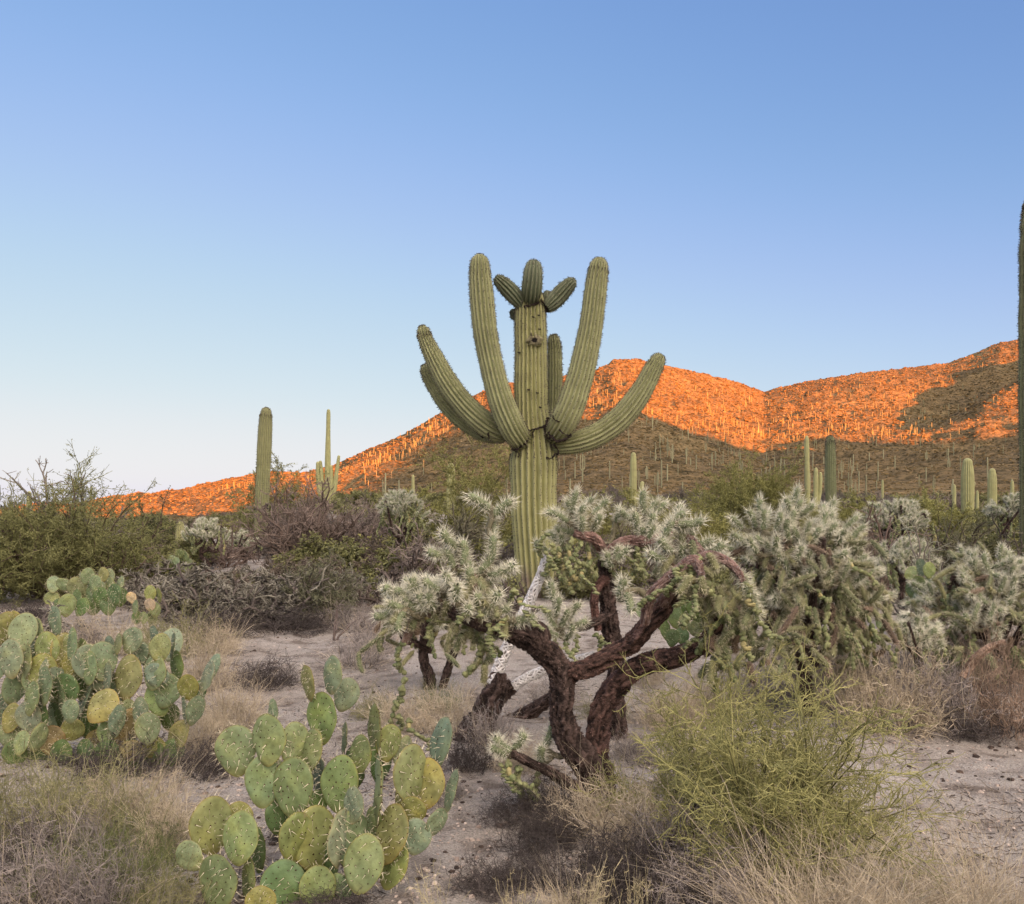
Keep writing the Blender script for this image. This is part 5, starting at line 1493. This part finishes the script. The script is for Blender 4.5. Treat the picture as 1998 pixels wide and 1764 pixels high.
GRN = ((.13, .138, .052), (.235, .235, .095))
OLV = ((.175, .178, .052), (.33, .32, .11))
tree('desert_tree', 'big dark green bush with grey twigs above it at the left edge', 'tree', 95, 14, 330, 945, 601, twig=GRN, leaf=GRN, n0=30, kids=(9, 8, 6), leafper=3, leafsize=.03, r0=.02)
for x, top, w, sd, lab in ((105, 902, 120, 611, 'tall bare grey twiggy shrub rising above the green bush, middle of three'), (28, 935, 90, 612, 'bare grey twiggy shrub above the green bush, at the very left edge'), (178, 938, 110, 613, 'bare grey twiggy shrub above the green bush, nearest the sunlit ridge')):
    tree('bare_shrub', lab, 'shrub', x, 15, w, top, sd, wood=((.17, .145, .125), (.26, .225, .2)), twig=((.2, .175, .15), (.34, .31, .27)), n0=8, kids=(6, 5, 4), ratios=(.4, .45, .5), spread=.6, jit=.13, mat=M_TWIG, rmin=.004, pull=.06)
tree('desert_tree', 'dark feathery bush in front of the sunlit ridge, left of the scarred saguaro', 'tree', 322, 30, 140, 975, 602, twig=((.07, .078, .035), (.12, .125, .06)), leaf=((.06, .068, .03), (.11, .115, .05)), n0=13, kids=(6, 6, 5), leafsize=.06, leafper=2)
tree('desert_tree', 'dark feathery bush standing right beside another one before the sunlit ridge', 'tree', 372, 32, 60, 985, 603, twig=((.07, .078, .035), (.12, .125, .06)), leaf=((.06, .068, .03), (.11, .115, .05)), n0=8, kids=(6, 5, 5), leafsize=.06, leafper=2)
tree('desert_tree', 'green bush spreading behind the black-scarred saguaro', 'tree', 540, 30, 210, 940, 604, twig=GRN, leaf=GRN, n0=18, kids=(7, 6, 5), leafsize=.055, leafper=5, r0=.018)
tree('desert_tree', 'reddish brown leafless brush at the foot of the black-scarred saguaro', 'tree', 605, 19, 240, 962, 605, wood=((.12, .088, .07), (.19, .145, .12)), twig=((.165, .125, .10), (.28, .22, .18)), n0=20, kids=(8, 6, 5), mat=M_TWIG, pull=.05, spread=1.0)
tree('desert_tree', 'low reddish leafless brush left of the black-scarred saguaro', 'tree', 440, 21, 150, 1040, 606, wood=((.13, .09, .07), (.2, .15, .12)), twig=((.15, .11, .09), (.24, .19, .16)), n0=14, kids=(7, 5, 5), mat=M_TWIG)
tree('desert_tree', 'tall olive green tree just left of the giant saguaro', 'tree', 925, 24, 190, 868, 607, twig=OLV, leaf=OLV, n0=20, kids=(8, 7, 5), leafsize=.05, leafper=5, r0=.016, wood=((.12, .12, .05), (.18, .17, .08)))
tree('desert_tree', 'wide olive green tree below the mountain, left of the thick dark saguaro', 'tree', 1450, 32, 270, 918, 608, twig=OLV, leaf=OLV, n0=22, kids=(8, 7, 5), leafsize=.055, leafper=5, r0=.018, wood=((.12, .12, .05), (.18, .17, .08)))
tree('desert_tree', 'smaller olive green tree right of the thick dark saguaro', 'tree', 1695, 34, 130, 947, 609, twig=OLV, leaf=OLV, n0=14, kids=(7, 6, 5), leafsize=.055, leafper=5, r0=.018, wood=((.12, .12, .05), (.18, .17, .08)))
tree('desert_tree', 'olive green tree tucked behind the wide one by the leaning saguaro pole', 'tree', 1555, 38, 110, 928, 610, twig=OLV, leaf=OLV, n0=12, kids=(7, 6, 5), leafsize=.055, leafper=5, r0=.018)
tree('desert_tree', 'grey leafless brush with dark crooked branches left of the front cholla', 'tree', 770, 13, 190, 1000, 614, wood=((.06, .046, .038), (.12, .095, .08)), twig=((.13, .105, .09), (.24, .2, .17)), n0=15, kids=(7, 5, 4), jit=.26, mat=M_TWIG, spread=1.2)
tree('desert_tree', 'dark thorny leafless branches crossing the lower trunk of the giant saguaro', 'tree', 1005, 10.5, 170, 985, 615, wood=((.05, .038, .032), (.09, .07, .06)), twig=((.08, .062, .052), (.14, .11, .095)), n0=6, kids=(5, 4, 3), jit=.28, mat=M_TWIG, spread=.9)
tree('desert_tree', 'dull olive leafless brush near the right edge under the pale saguaros', 'tree', 1885, 15.5, 170, 1015, 616, wood=((.09, .07, .055), (.15, .12, .09)), twig=((.13, .13, .065), (.21, .2, .11)), n0=15, kids=(7, 6, 4), mat=M_TWIG, leaf=((.1, .11, .05), (.17, .17, .08)), leafsize=.025, leafper=1)
tree('desert_tree', 'dark thorny brush at the right edge behind the silvery cholla', 'tree', 1975, 13.5, 110, 1035, 617, wood=((.06, .05, .04), (.1, .08, .065)), twig=((.1, .09, .065), (.17, .15, .11)), n0=12, kids=(6, 5, 4), mat=M_TWIG, jit=.24)
tree('desert_shrub', 'grey-green shrub with straw stalks behind the right-hand prickly pear', 'shrub', 1815, 10.6, 150, 1068, 618, wood=((.14, .12, .1), (.2, .17, .14)), twig=((.2, .2, .14), (.33, .32, .24)), n0=26, kids=(7, 5, 4), mat=M_TWIG, pull=.05)
tree('desert_shrub', 'grey-green leafy shrub at the edge of the sandy clearing', 'shrub', 625, 12.2, 170, 1105, 619, wood=((.12, .1, .08), (.18, .15, .12)), twig=((.13, .135, .08), (.22, .22, .14)), n0=22, kids=(8, 6, 4), mat=M_TWIG, leaf=((.12, .13, .07), (.2, .2, .12)), leafsize=.025, leafper=2)
tree('desert_shrub', 'thin forked dead sapling standing at the edge of the sandy clearing', 'shrub', 655, 10.6, 60, 1180, 620, wood=((.13, .1, .085), (.2, .16, .14)), twig=((.16, .13, .11), (.24, .2, .17)), n0=3, kids=(3, 3, 2), mat=M_TWIG, spread=.5, r0=.016)
tree('desert_shrub', 'brown brush behind the round-headed cholla left of the giant saguaro', 'shrub', 730, 20, 150, 1010, 621, wood=((.11, .085, .07), (.18, .14, .12)), twig=((.14, .11, .095), (.23, .19, .165)), n0=14, kids=(7, 5, 4), mat=M_TWIG)
tree('desert_shrub', 'brown thorny brush behind the chollas right of the giant saguaro', 'shrub', 1180, 17, 190, 1000, 622, wood=((.1, .08, .06), (.15, .12, .1)), twig=((.13, .12, .07), (.2, .185, .11)), n0=14, kids=(7, 5, 4), mat=M_TWIG)
tree('desert_shrub', 'dark brown brush below the flat-topped pale cholla', 'shrub', 1700, 13, 130, 1020, 623, wood=((.1, .065, .05), (.16, .11, .09)), twig=((.14, .1, .08), (.22, .165, .13)), n0=14, kids=(7, 5, 4), mat=M_TWIG)
tree('desert_shrub', 'dim green brush behind the grey prickly pear at the left', 'shrub', 235, 14, 120, 1050, 624, twig=GRN, leaf=GRN, n0=12, kids=(7, 5, 5), leafsize=.03, leafper=2)

tree('desert_tree', 'grey-brown leafless brush between the scarred saguaro and the candelabra one', 'tree', 570, 25, 190, 985, 625, wood=((.12, .09, .075), (.19, .15, .125)), twig=((.17, .135, .11), (.28, .23, .19)), n0=18, kids=(8, 6, 5), mat=M_TWIG)
tree('desert_tree', 'grey-brown leafless brush below the foot of the candelabra saguaro', 'tree', 690, 22, 200, 995, 626, wood=((.11, .085, .07), (.18, .14, .12)), twig=((.16, .13, .11), (.27, .225, .19)), n0=18, kids=(8, 6, 5), mat=M_TWIG)
tree('desert_tree', 'olive brush right of the big dark green bush at the left', 'tree', 255, 21, 170, 1005, 627, twig=GRN, leaf=GRN, n0=16, kids=(7, 6, 5), leafsize=.04, leafper=2)
tree('desert_tree', 'grey olive brush filling the gap left of the giant saguaro trunk', 'tree', 860, 18, 190, 990, 628, wood=((.1, .085, .06), (.16, .135, .1)), twig=((.145, .135, .085), (.25, .235, .15)), n0=18, kids=(8, 6, 5), mat=M_TWIG)
tree('desert_tree', 'olive green shrub close behind the right side of the giant saguaro trunk', 'tree', 1135, 26, 170, 965, 629, twig=OLV, leaf=OLV, n0=16, kids=(7, 6, 5), leafsize=.05, leafper=5, r0=.016)
tree('desert_tree', 'olive green shrub behind the heads of the front cholla', 'tree', 1320, 25, 190, 962, 630, twig=OLV, leaf=OLV, n0=16, kids=(7, 6, 5), leafsize=.05, leafper=5, r0=.016)
tree('desert_tree', 'olive green shrub in front of the stout pale saguaro', 'tree', 1810, 27, 210, 980, 631, twig=OLV, leaf=OLV, n0=16, kids=(7, 6, 5), leafsize=.05, leafper=5, r0=.016)

# tangled thicket of staghorn chollas: angular finger-thick stems
def staghorn_variants():
    out = []
    for k in range(4):
        rng = np.random.default_rng(700 + k)
        lev = twiggy(rng, .95, .8, 15, (4, 4, 3), (.55, .6, .6), nseg=4, jit=.32, pull=.03, spread=1.35, r0=.026, rr=.8, rmin=.013, foot=.25)
        mb = MB()
        for pl, r, li in lev:
            poly_segs(mb, pl, r, (.10, .085, .075) if li < 2 else (.13, .12, .095), (.19, .16, .145) if li < 2 else (.25, .235, .185), rng, n=6, taper=.8)
        pl = lev[-1][0]
        n = len(pl) * 10
        i = rng.integers(0, len(pl), n); j = rng.integers(0, pl.shape[1], n)
        d = unit(rng.normal(size=(n, 3)))
        v, fc = needles(pl[i, j] + rng.normal(size=(n, 3)) * .012, d, rng.uniform(.015, .04, n), .0028, rng)
        mb.add(v, fc, np.repeat(mixc((.2, .18, .15), (.42, .39, .32), rng.uniform(0, 1, n)), 3, 0))
        out.append(mb.mesh('staghorn_cholla', M_TWIG))
    return out
STAG = staghorn_variants()
def place(mesh, name, label, cat, px, Y, sc, rng, group=None, dz=0, col=None):
    b = base_at(px, Y); b[2] += dz
    s = sc if hasattr(sc, '__len__') else (sc, sc, sc)
    o = link(name, mesh, None, b, (0, 0, rng.uniform(0, 6.28)), s)
    return tag(o, label, cat, group)
rs = np.random.default_rng(31)
for i, (x, Y, s, lab) in enumerate([(262, 13.2, .75, 'tangled grey staghorn cholla behind the gap beside the upright prickly pear'), (330, 12.6, .8, 'tangled grey staghorn cholla right behind the pads with dead tan tips'), (400, 12.2, .95, 'tangled grey staghorn cholla in the middle of the dark thicket'),
                                    (470, 12.6, 1.0, 'tangled grey staghorn cholla below the black-scarred saguaro'), (530, 11.9, .95, 'dark staghorn cholla on the near edge of the thicket by the clearing'), (590, 12.9, .85, 'staghorn cholla at the right end of the dark thicket'),
                                    (445, 11.4, .7, 'low dark staghorn cholla bordering the sandy clearing'), (300, 14.5, 1.0, 'pinkish staghorn cholla at the back of the thicket below the short saguaro'), (690, 13.6, .7, 'small staghorn cholla between the thicket and the crooked grey brush')]):
    place(STAG[i % 4], 'staghorn_cholla', lab, 'cactus', x, Y, (s, s, s * .82), rs)
place(STAG[1], 'staghorn_cholla', 'dead brown staghorn cholla skeleton beside the spiny prickly pear at the left edge', 'cactus', 45, 9.6, (.8, .8, .55), rs)

# the angular green shrub on the right of the foreground
def green_shrub():
    rng = np.random.default_rng(81)
    b = base_at(1460, 4.25)
    root = thing('green_shrub', 'big yellow-green shrub of angular leafless twigs right of the cholla trunk', 'shrub', b)
    W, H = 320 * 4.2 / F, P(0, 1295, 4.2)[2] - b[2]
    lev = twiggy(rng, W * .97, H * 1.13, 84, (9, 6, 4), (.40, .5, .5), nseg=4, jit=.22, pull=.0, spread=1.38, r0=.0055, rr=.68, rmin=.0018, foot=.35)
    mb = MB()
    for pl, r, li in lev[:1]: poly_segs(mb, pl, r, (.12, .11, .05), (.2, .19, .09), rng, n=5)
    link('branches', mb.mesh('branches', M_GREEN), root)
    mb = MB()
    for pl, r, li in lev[1:]: poly_segs(mb, pl, r, (.17, .175, .062), (.39, .37, .15), rng, taper=.5)
    link('crown', mb.mesh('crown', M_GREEN), root)
green_shrub()

# dry bursage and grass clumps
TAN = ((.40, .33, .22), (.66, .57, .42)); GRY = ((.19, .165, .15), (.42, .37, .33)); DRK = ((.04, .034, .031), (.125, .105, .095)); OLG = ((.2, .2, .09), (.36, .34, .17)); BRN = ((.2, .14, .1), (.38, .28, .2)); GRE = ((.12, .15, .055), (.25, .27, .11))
def tangle(seed, c, inner, n0=40, kids=(6, 4), dens=1.0, curl=.34, r=.0021, up=.03):
    rng = np.random.default_rng(seed)
    lev = twiggy(rng, .5, .5, int(n0 * dens), kids, (.5, .55), nseg=5, jit=curl, pull=up, spread=1.4, r0=.0034, rr=.78, rmin=r, foot=.5)
    mb = MB()
    for pl, rr, li in lev:
        cc = inner if li == 0 else c
        poly_segs(mb, pl, rr, cc[0], cc[1], rng, taper=.5)
    return mb
def clump_variants():
    out = {}
    def mk(key, c, inner, nb, bc, seeds, **kw):
        out[key] = []
        for sd in seeds:
            mb = tangle(sd, c, inner, **kw)
            if nb: blades(mb, np.random.default_rng(sd + 50), nb, .34, .5, .55, .5, .0024, bc[0], bc[1], kink=.12)
            out[key].append(mb.mesh('dry_shrub', M_TWIG))
    mk('straw', TAN, GRY, 260, TAN, (801, 802, 803), n0=50)
    mk('grey', GRY, DRK, 90, TAN, (811, 812, 813), n0=60, curl=.36)
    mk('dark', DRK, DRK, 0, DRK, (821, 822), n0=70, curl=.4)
    mk('olive', OLG, GRY, 160, OLG, (831, 832), n0=50)
    mk('green', GRE, GRY, 260, GRE, (841, 842), n0=40, curl=.25)
    mk('brown', BRN, DRK, 120, BRN, (851,), n0=60, curl=.3)
    out['grass'] = []
    for sd in (861, 862, 863):
        mb = MB(); blades(mb, np.random.default_rng(sd), 700, .46, .75, .5, .8, .0026, TAN[0], TAN[1], kink=.07, nseg=4)
        out['grass'].append(mb.mesh('straw_grass', M_TWIG))
    out['stalk'] = []
    for sd in (871, 872):
        rng = np.random.default_rng(sd)
        lev = twiggy(rng, .32, .5, 16, (4, 3), (.3, .45), nseg=5, jit=.16, pull=.05, spread=.7, r0=.003, rr=.7, rmin=.0018, foot=.6)
        mb = MB()
        for pl, rr, li in lev: poly_segs(mb, pl, rr, (.42, .36, .2), (.62, .55, .34), rng, taper=.5)
        out['stalk'].append(mb.mesh('dry_stalks', M_TWIG))
    return out
CL = clump_variants()
NM = {'straw': ('dry_shrub', 'shrub'), 'grey': ('dry_shrub', 'shrub'), 'dark': ('dry_shrub', 'shrub'), 'olive': ('dry_shrub', 'shrub'), 'green': ('grass_tuft', 'grass'), 'brown': ('dry_shrub', 'shrub'), 'grass': ('grass_tuft', 'grass'), 'stalk': ('dry_stalks', 'weed')}
CLUMPS = [
    # x, base y, width, height, kind, label
    (35, 1640, 220, 200, 'olive', 'yellow-green shrub at the left edge below the spiny prickly pear'),
    (130, 1610, 230, 150, 'olive', 'olive dry shrub in front of the spiny prickly pear'),
    (190, 1640, 230, 170, 'olive', 'pale olive shrub below the middle of the spiny prickly pear'),
    (275, 1610, 230, 140, 'straw', 'pale straw shrub under the right end of the spiny prickly pear'),
    (345, 1650, 170, 120, 'straw', 'low straw shrub left of the front prickly pear'),
    (40, 1790, 260, 190, 'grey', 'purplish grey shrub in the bottom left corner'),
    (190, 1790, 240, 170, 'grey', 'grey twiggy shrub at the bottom edge, left of the green grass'),
    (265, 1745, 200, 140, 'green', 'fine green grass tuft left of the front prickly pear'),
    (130, 1690, 220, 150, 'grey', 'grey shrub between the yellow-green shrub and the green grass'),
    (335, 1790, 160, 130, 'olive', 'olive shrub at the bottom edge beside the front prickly pear'),
    (110, 1740, 150, 110, 'green', 'small green grass tuft in the grey shrubs at lower left'),
    (250, 1690, 200, 120, 'green', 'green and straw tuft just above the green grass at lower left'),
    (405, 1480, 130, 130, 'straw', 'pinkish dry shrub at the right end of the spiny prickly pear'),
    (455, 1420, 150, 110, 'straw', 'pinkish dry shrub left of the dark twig mound'),
    (390, 1345, 150, 130, 'straw', 'straw shrub behind the right end of the spiny prickly pear'),
    (345, 1275, 170, 110, 'olive', 'olive straw shrub below the pads with dead tan tips'),
    (420, 1275, 110, 80, 'straw', 'small straw shrub in front of the dark thicket'),
    (215, 1270, 170, 90, 'straw', 'pinkish straw tuft in front of the upright prickly pear'),
    (160, 1275, 120, 70, 'grey', 'grey tuft behind the spiny prickly pear'),
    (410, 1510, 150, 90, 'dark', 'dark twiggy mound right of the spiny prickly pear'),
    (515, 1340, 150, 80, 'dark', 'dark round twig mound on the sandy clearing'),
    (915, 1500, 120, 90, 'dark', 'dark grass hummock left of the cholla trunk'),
    (880, 1425, 170, 100, 'straw', 'pale dry shrub around the foot of the double-trunked cholla'),
    (960, 1460, 130, 110, 'grey', 'grey dry shrub by the foot of the leaning bleached skeleton'),
    (785, 1420, 120, 90, 'straw', 'pale dry tuft below the hanging green chain'),
    (735, 1400, 90, 70, 'olive', 'small olive tuft behind the top of the front prickly pear'),
    (855, 1385, 90, 60, 'green', 'small bright green tuft at the foot of the dark double trunk'),
    (700, 1300, 140, 70, 'grey', 'low grey twigs on the sand left of the double-trunked cholla'),
    (735, 1265, 130, 80, 'grey', 'grey twigs beside the thin forked sapling'),
    (1130, 1610, 160, 110, 'straw', 'straw tuft at the foot of the cholla trunk'),
    (1260, 1660, 270, 170, 'straw', 'pale tangled shrub right of the cholla trunk foot'),
    (1180, 1740, 260, 160, 'dark', 'dark tangled shrub low in front of the cholla trunk'),
    (1340, 1720, 280, 180, 'grey', 'big grey tangled shrub under the yellow-green shrub'),
    (1480, 1680, 190, 110, 'straw', 'straw tuft under the right side of the yellow-green shrub'),
    (1230, 1780, 240, 160, 'dark', 'dark twiggy shrub at the bottom centre'),
    (1380, 1790, 260, 150, 'grey', 'grey shrub at the bottom edge right of centre'),
    (1040, 1720, 150, 70, 'dark', 'dark low twigs on the sand in front of the trunk'),
    (850, 1830, 190, 190, 'stalk', 'pale forked weed stalks at the bottom edge beside the front prickly pear'),
    (1010, 1830, 170, 190, 'stalk', 'pale forked weed stalks at the bottom edge below the cholla trunk'),
    (1140, 1830, 210, 210, 'stalk', 'dense pale forked weed stalks at the bottom centre'),
    (1240, 1830, 170, 220, 'stalk', 'tall pale forked weed stalks at the bottom edge right of centre'),
    (1120, 1800, 160, 110, 'straw', 'pale straw tuft among the weed stalks at the bottom centre'),
    (1600, 1840, 320, 150, 'grass', 'pale straw grass at the bottom edge under the yellow-green shrub'),
    (1730, 1840, 320, 150, 'grass', 'pale straw grass at the bottom edge near the right corner'),
    (1880, 1840, 320, 160, 'grass', 'pale straw grass in the bottom right corner'),
    (1640, 1830, 260, 140, 'straw', 'straw tangle between the bottom edge grass clumps'),
    (1975, 1845, 220, 190, 'grass', 'tall pale straw grass cut by the bottom right corner'),
    (1730, 1420, 240, 190, 'straw', 'wide straw and grey shrub on the right behind the yellow-green shrub'),
    (1835, 1420, 190, 160, 'grey', 'purplish grey shrub right of the wide straw shrub'),
    (1660, 1390, 180, 130, 'straw', 'straw shrub below the big round cholla'),
    (1975, 1430, 190, 200, 'brown', 'brown drooping grass clump at the right edge'),
    (1900, 1400, 130, 110, 'dark', 'dark twigs at the foot of the brown grass clump'),
    (1890, 1330, 150, 90, 'straw', 'straw tuft under the silvery cholla'),
    (1770, 1320, 160, 100, 'grey', 'grey tuft on the sand behind the wide straw shrub'),
    (1300, 1420, 160, 110, 'straw', 'pale straw shrub seen through the fork of the cholla'),
    (1380, 1390, 150, 90, 'straw', 'pale straw shrub under the arching cholla limb'),
    (1470, 1370, 150, 90, 'grey', 'grey shrub below the hanging fruit chains'),
    (1560, 1360, 140, 80, 'grey', 'grey twigs at the foot of the big round cholla'),
    (1180, 1400, 100, 60, 'olive', 'small olive tuft between the two cholla limbs'),
    (1250, 1330, 120, 60, 'straw', 'small straw tuft behind the cholla fork'),
    (1080, 1380, 120, 60, 'grey', 'grey tuft beside the fallen brown log'),
    (1010, 1500, 120, 70, 'straw', 'straw tuft behind the low green sprig'),
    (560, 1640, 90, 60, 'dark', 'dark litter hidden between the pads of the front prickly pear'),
    (1640, 1310, 110, 60, 'olive', 'olive tuft below the dark prickly pear'),
    (1920, 1260, 160, 90, 'grey', 'grey shrub at the base of the silvery cholla'),
    (60, 1215, 140, 60, 'dark', 'dark twigs beneath the dead brown skeleton at left'),
    (560, 1230, 200, 70, 'dark', 'dark twigs along the edge of the clearing under the thicket'),
    (420, 1240, 180, 70, 'dark', 'dark twigs in front of the thicket'),
    (690, 1225, 150, 60, 'grey', 'grey twigs at the far edge of the clearing'),
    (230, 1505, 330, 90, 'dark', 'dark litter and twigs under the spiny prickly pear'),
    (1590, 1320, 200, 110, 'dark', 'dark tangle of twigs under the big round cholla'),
    (1680, 1330, 150, 90, 'grey', 'grey tuft right of the foot of the big round cholla'),
    (1930, 1310, 200, 110, 'brown', 'brown dry shrub under the silvery cholla at the right edge'),
    (1830, 1270, 130, 60, 'dark', 'dark twigs under the green prickly pear on the right'),
    (1240, 1480, 120, 70, 'grey', 'grey tuft between trunk foot and yellow-green shrub'),
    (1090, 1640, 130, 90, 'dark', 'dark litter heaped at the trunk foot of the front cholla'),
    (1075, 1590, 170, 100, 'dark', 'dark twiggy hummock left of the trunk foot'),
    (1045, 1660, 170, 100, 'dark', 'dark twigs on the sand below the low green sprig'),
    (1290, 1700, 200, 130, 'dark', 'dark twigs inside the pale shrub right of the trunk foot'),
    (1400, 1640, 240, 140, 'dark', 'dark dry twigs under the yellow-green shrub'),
    (60, 1700, 200, 140, 'dark', 'dark twigs in the grey shrubs at the left edge'),
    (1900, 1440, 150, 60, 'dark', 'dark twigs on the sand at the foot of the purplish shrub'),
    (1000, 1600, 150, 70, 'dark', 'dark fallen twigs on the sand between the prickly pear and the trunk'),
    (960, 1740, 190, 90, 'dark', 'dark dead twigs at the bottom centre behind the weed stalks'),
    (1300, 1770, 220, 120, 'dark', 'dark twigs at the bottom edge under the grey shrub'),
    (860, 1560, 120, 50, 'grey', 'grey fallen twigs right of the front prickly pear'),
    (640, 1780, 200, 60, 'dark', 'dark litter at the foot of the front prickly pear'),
]
rc = np.random.default_rng(77)
for i, (x, yb, w, h, k, lab) in enumerate(CLUMPS):
    p = gp(x, min(yb, 1764)) if yb <= 1764 else gp(x, yb)
    Y = p[1]
    ws, hs = w * Y / F, h * Y / F / .5 * 1.0
    vs = CL[k]
    nm, cat = NM[k]
    o = link(nm, vs[i % len(vs)], None, p - np.array([0, 0, .01]), (0, 0, rc.uniform(0, 6.28)), (ws, ws, hs))
    tag(o, lab, cat)

# background brush on the flat towards the mountain
def far_bush_variants():
    out = []
    for k, (c, lf) in enumerate([(((.11, .1, .06), (.18, .165, .1)), GRN), (((.14, .11, .085), (.22, .18, .14)), None), (((.1, .11, .045), (.17, .17, .075)), OLV), (((.12, .1, .085), (.19, .165, .14)), None), (((.1, .105, .05), (.16, .16, .085)), GRN)]):
        rng = np.random.default_rng(900 + k)
        lev = twiggy(rng, 1.0, 1.0, 16, (7, 6, 4), (.5, .5, .5), nseg=3, jit=.2, spread=1.35, r0=.03, rr=.55, rmin=.008, foot=.4)
        mb = MB()
        for pl, r, li in lev: poly_segs(mb, pl, r, c[0], c[1], rng, taper=.6)
        if lf: leaves(mb, rng, lev[-1][0], 3, .07, lf[0], lf[1], .04)
        else: leaves(mb, rng, lev[-1][0], 1, .05, c[0], c[1], .04)
        out.append(mb.mesh('desert_bush', M_GREEN))
    return out
FB = far_bush_variants()
rb = np.random.default_rng(17)
nfb = 0
for i in range(300):
    Y = 13.2 * (112 / 13.2) ** rb.uniform(0, 1) ** 1.15
    x = rb.uniform(-150, 2150)
    s = rb.uniform(.55, 1.35) * np.interp(Y, [13, 18, 60, 112], [.55, .9, 1.25, 1.7])
    if abs(x - 513) < 30 and Y < 26: continue
    if Y < 15 and (x < 120 or 960 < x < 1110): continue
    if Y < 40 and x < 500: s *= .75
    k = int(rb.integers(5))
    o = place(FB[k], 'desert_bush', 'low brown brush on the flat between the thicket and the mountain' if k in (1, 3) else 'low green bush on the flat between the thicket and the mountain', 'bush', x, Y, (s * rb.uniform(.9, 1.3), s, s * rb.uniform(.6, 1.0)), rb,
              'brown brush on the flat below the mountain' if k in (1, 3) else 'green bushes on the flat below the mountain')

# the brush merges into one belt before the foot of the mountain
def far_belt():
    rng = np.random.default_rng(19)
    mb = MB()
    n = 620
    Y = rng.uniform(48, 122, n); X = rng.uniform(-.72, .72, n) * Y
    s = rng.uniform(.5, 1.5, n) * np.interp(Y, [48, 122], [.75, 1.15])
    for x, y, w in zip(X, Y, s):
        c0, c1 = [((.10, .10, .05), (.19, .185, .095)), ((.12, .10, .075), (.21, .175, .135)), ((.13, .135, .05), (.22, .22, .085))][int(rng.integers(3))]
        k = 170
        d = unit(rng.normal(size=(k, 3))); d[:, 2] = np.abs(d[:, 2])
        q = d * (rng.uniform(.35, 1, (k, 1)) ** .5) * np.array([w, w, w * .75]) * (1 + .25 * vnoise(d[:, :1] * 3 + x, d[:, 1:2] * 3 + y, 4))
        q = q + np.array([x, y, float(ground_z(x, y))])
        v, fc = needles(q, unit(rng.normal(size=(k, 3)) + d), rng.uniform(.12, .34, k) * w, .07 * w, rng)
        mb.add(v, fc, np.repeat(mixc(c0, c1, rng.uniform(0, 1, k)), 3, 0))
    o = link('far_brush', mb.mesh('far_brush', M_GREEN))
    tag(o, 'belt of mixed desert brush running along the foot of the mountain', 'brush', kind='stuff')
far_belt()

# ---------------------------------------------------------------- loose stuff on the sand
def near_pts(rng, n):
    Y = 2.6 * (16 / 2.6) ** rng.uniform(0, 1, n)
    X = rng.uniform(-.68, .68, n) * Y
    return np.stack([X, Y, ground_z(X, Y)], -1)
o = blob_mass('gravel', 16000, near_pts, lambda r, n: np.clip(r.exponential(.0032, n) + .0025, 0, .018) / .45, ((.30, .235, .19), (.56, .48, .41)), M_STONE, 61, .75)
tag(o, 'small pale stones scattered over the sand', 'gravel', kind='stuff')
def litter():
    rng = np.random.default_rng(62)
    n = 17000
    c = near_pts(rng, n)
    patch = fbm(c[:, 0] * 1.1, c[:, 1] * 1.1, 3, 88)
    c = c[patch > -.1]; n = len(c)
    a = rng.uniform(0, 6.28, n); L = rng.exponential(.05, n) + .012
    d = np.stack([np.cos(a), np.sin(a), rng.normal(size=n) * .12], -1)
    c[:, 2] += .006
    mb = MB()
    m = c + d * L[:, None] * .5 + rng.normal(size=(n, 3)) * .006
    for p0, p1 in ((c, m), (m, m + unit(d + rng.normal(size=(n, 3)) * .25) * L[:, None] * .5)):
        V, Q, own = segs(p0, p1, np.full(n, .0027), np.full(n, .0017), 3)
        mb.add(V, Q, mixc((.045, .033, .028), (.40, .33, .26), rng.uniform(0, 1, n) ** 2.2)[own])
    # dark fallen cholla joints and crumbs
    o = link('litter', mb.mesh('litter', M_TWIG))
    tag(o, 'dark fallen twigs and debris littering the sand', 'litter', kind='stuff')
litter()
o = blob_mass('fallen_debris', 5200, lambda r, n: (lambda q: q[fbm(q[:, 0] * .9, q[:, 1] * .9, 3, 12) > .25])(near_pts(r, n)), lambda r, n: np.clip(r.exponential(.006, n) + .005, 0, .026) / .45, ((.035, .026, .022), (.11, .08, .062)), M_STONE, 63, .6)
tag(o, 'dark crumbs of fallen cholla joints on the sand', 'debris', kind='stuff')
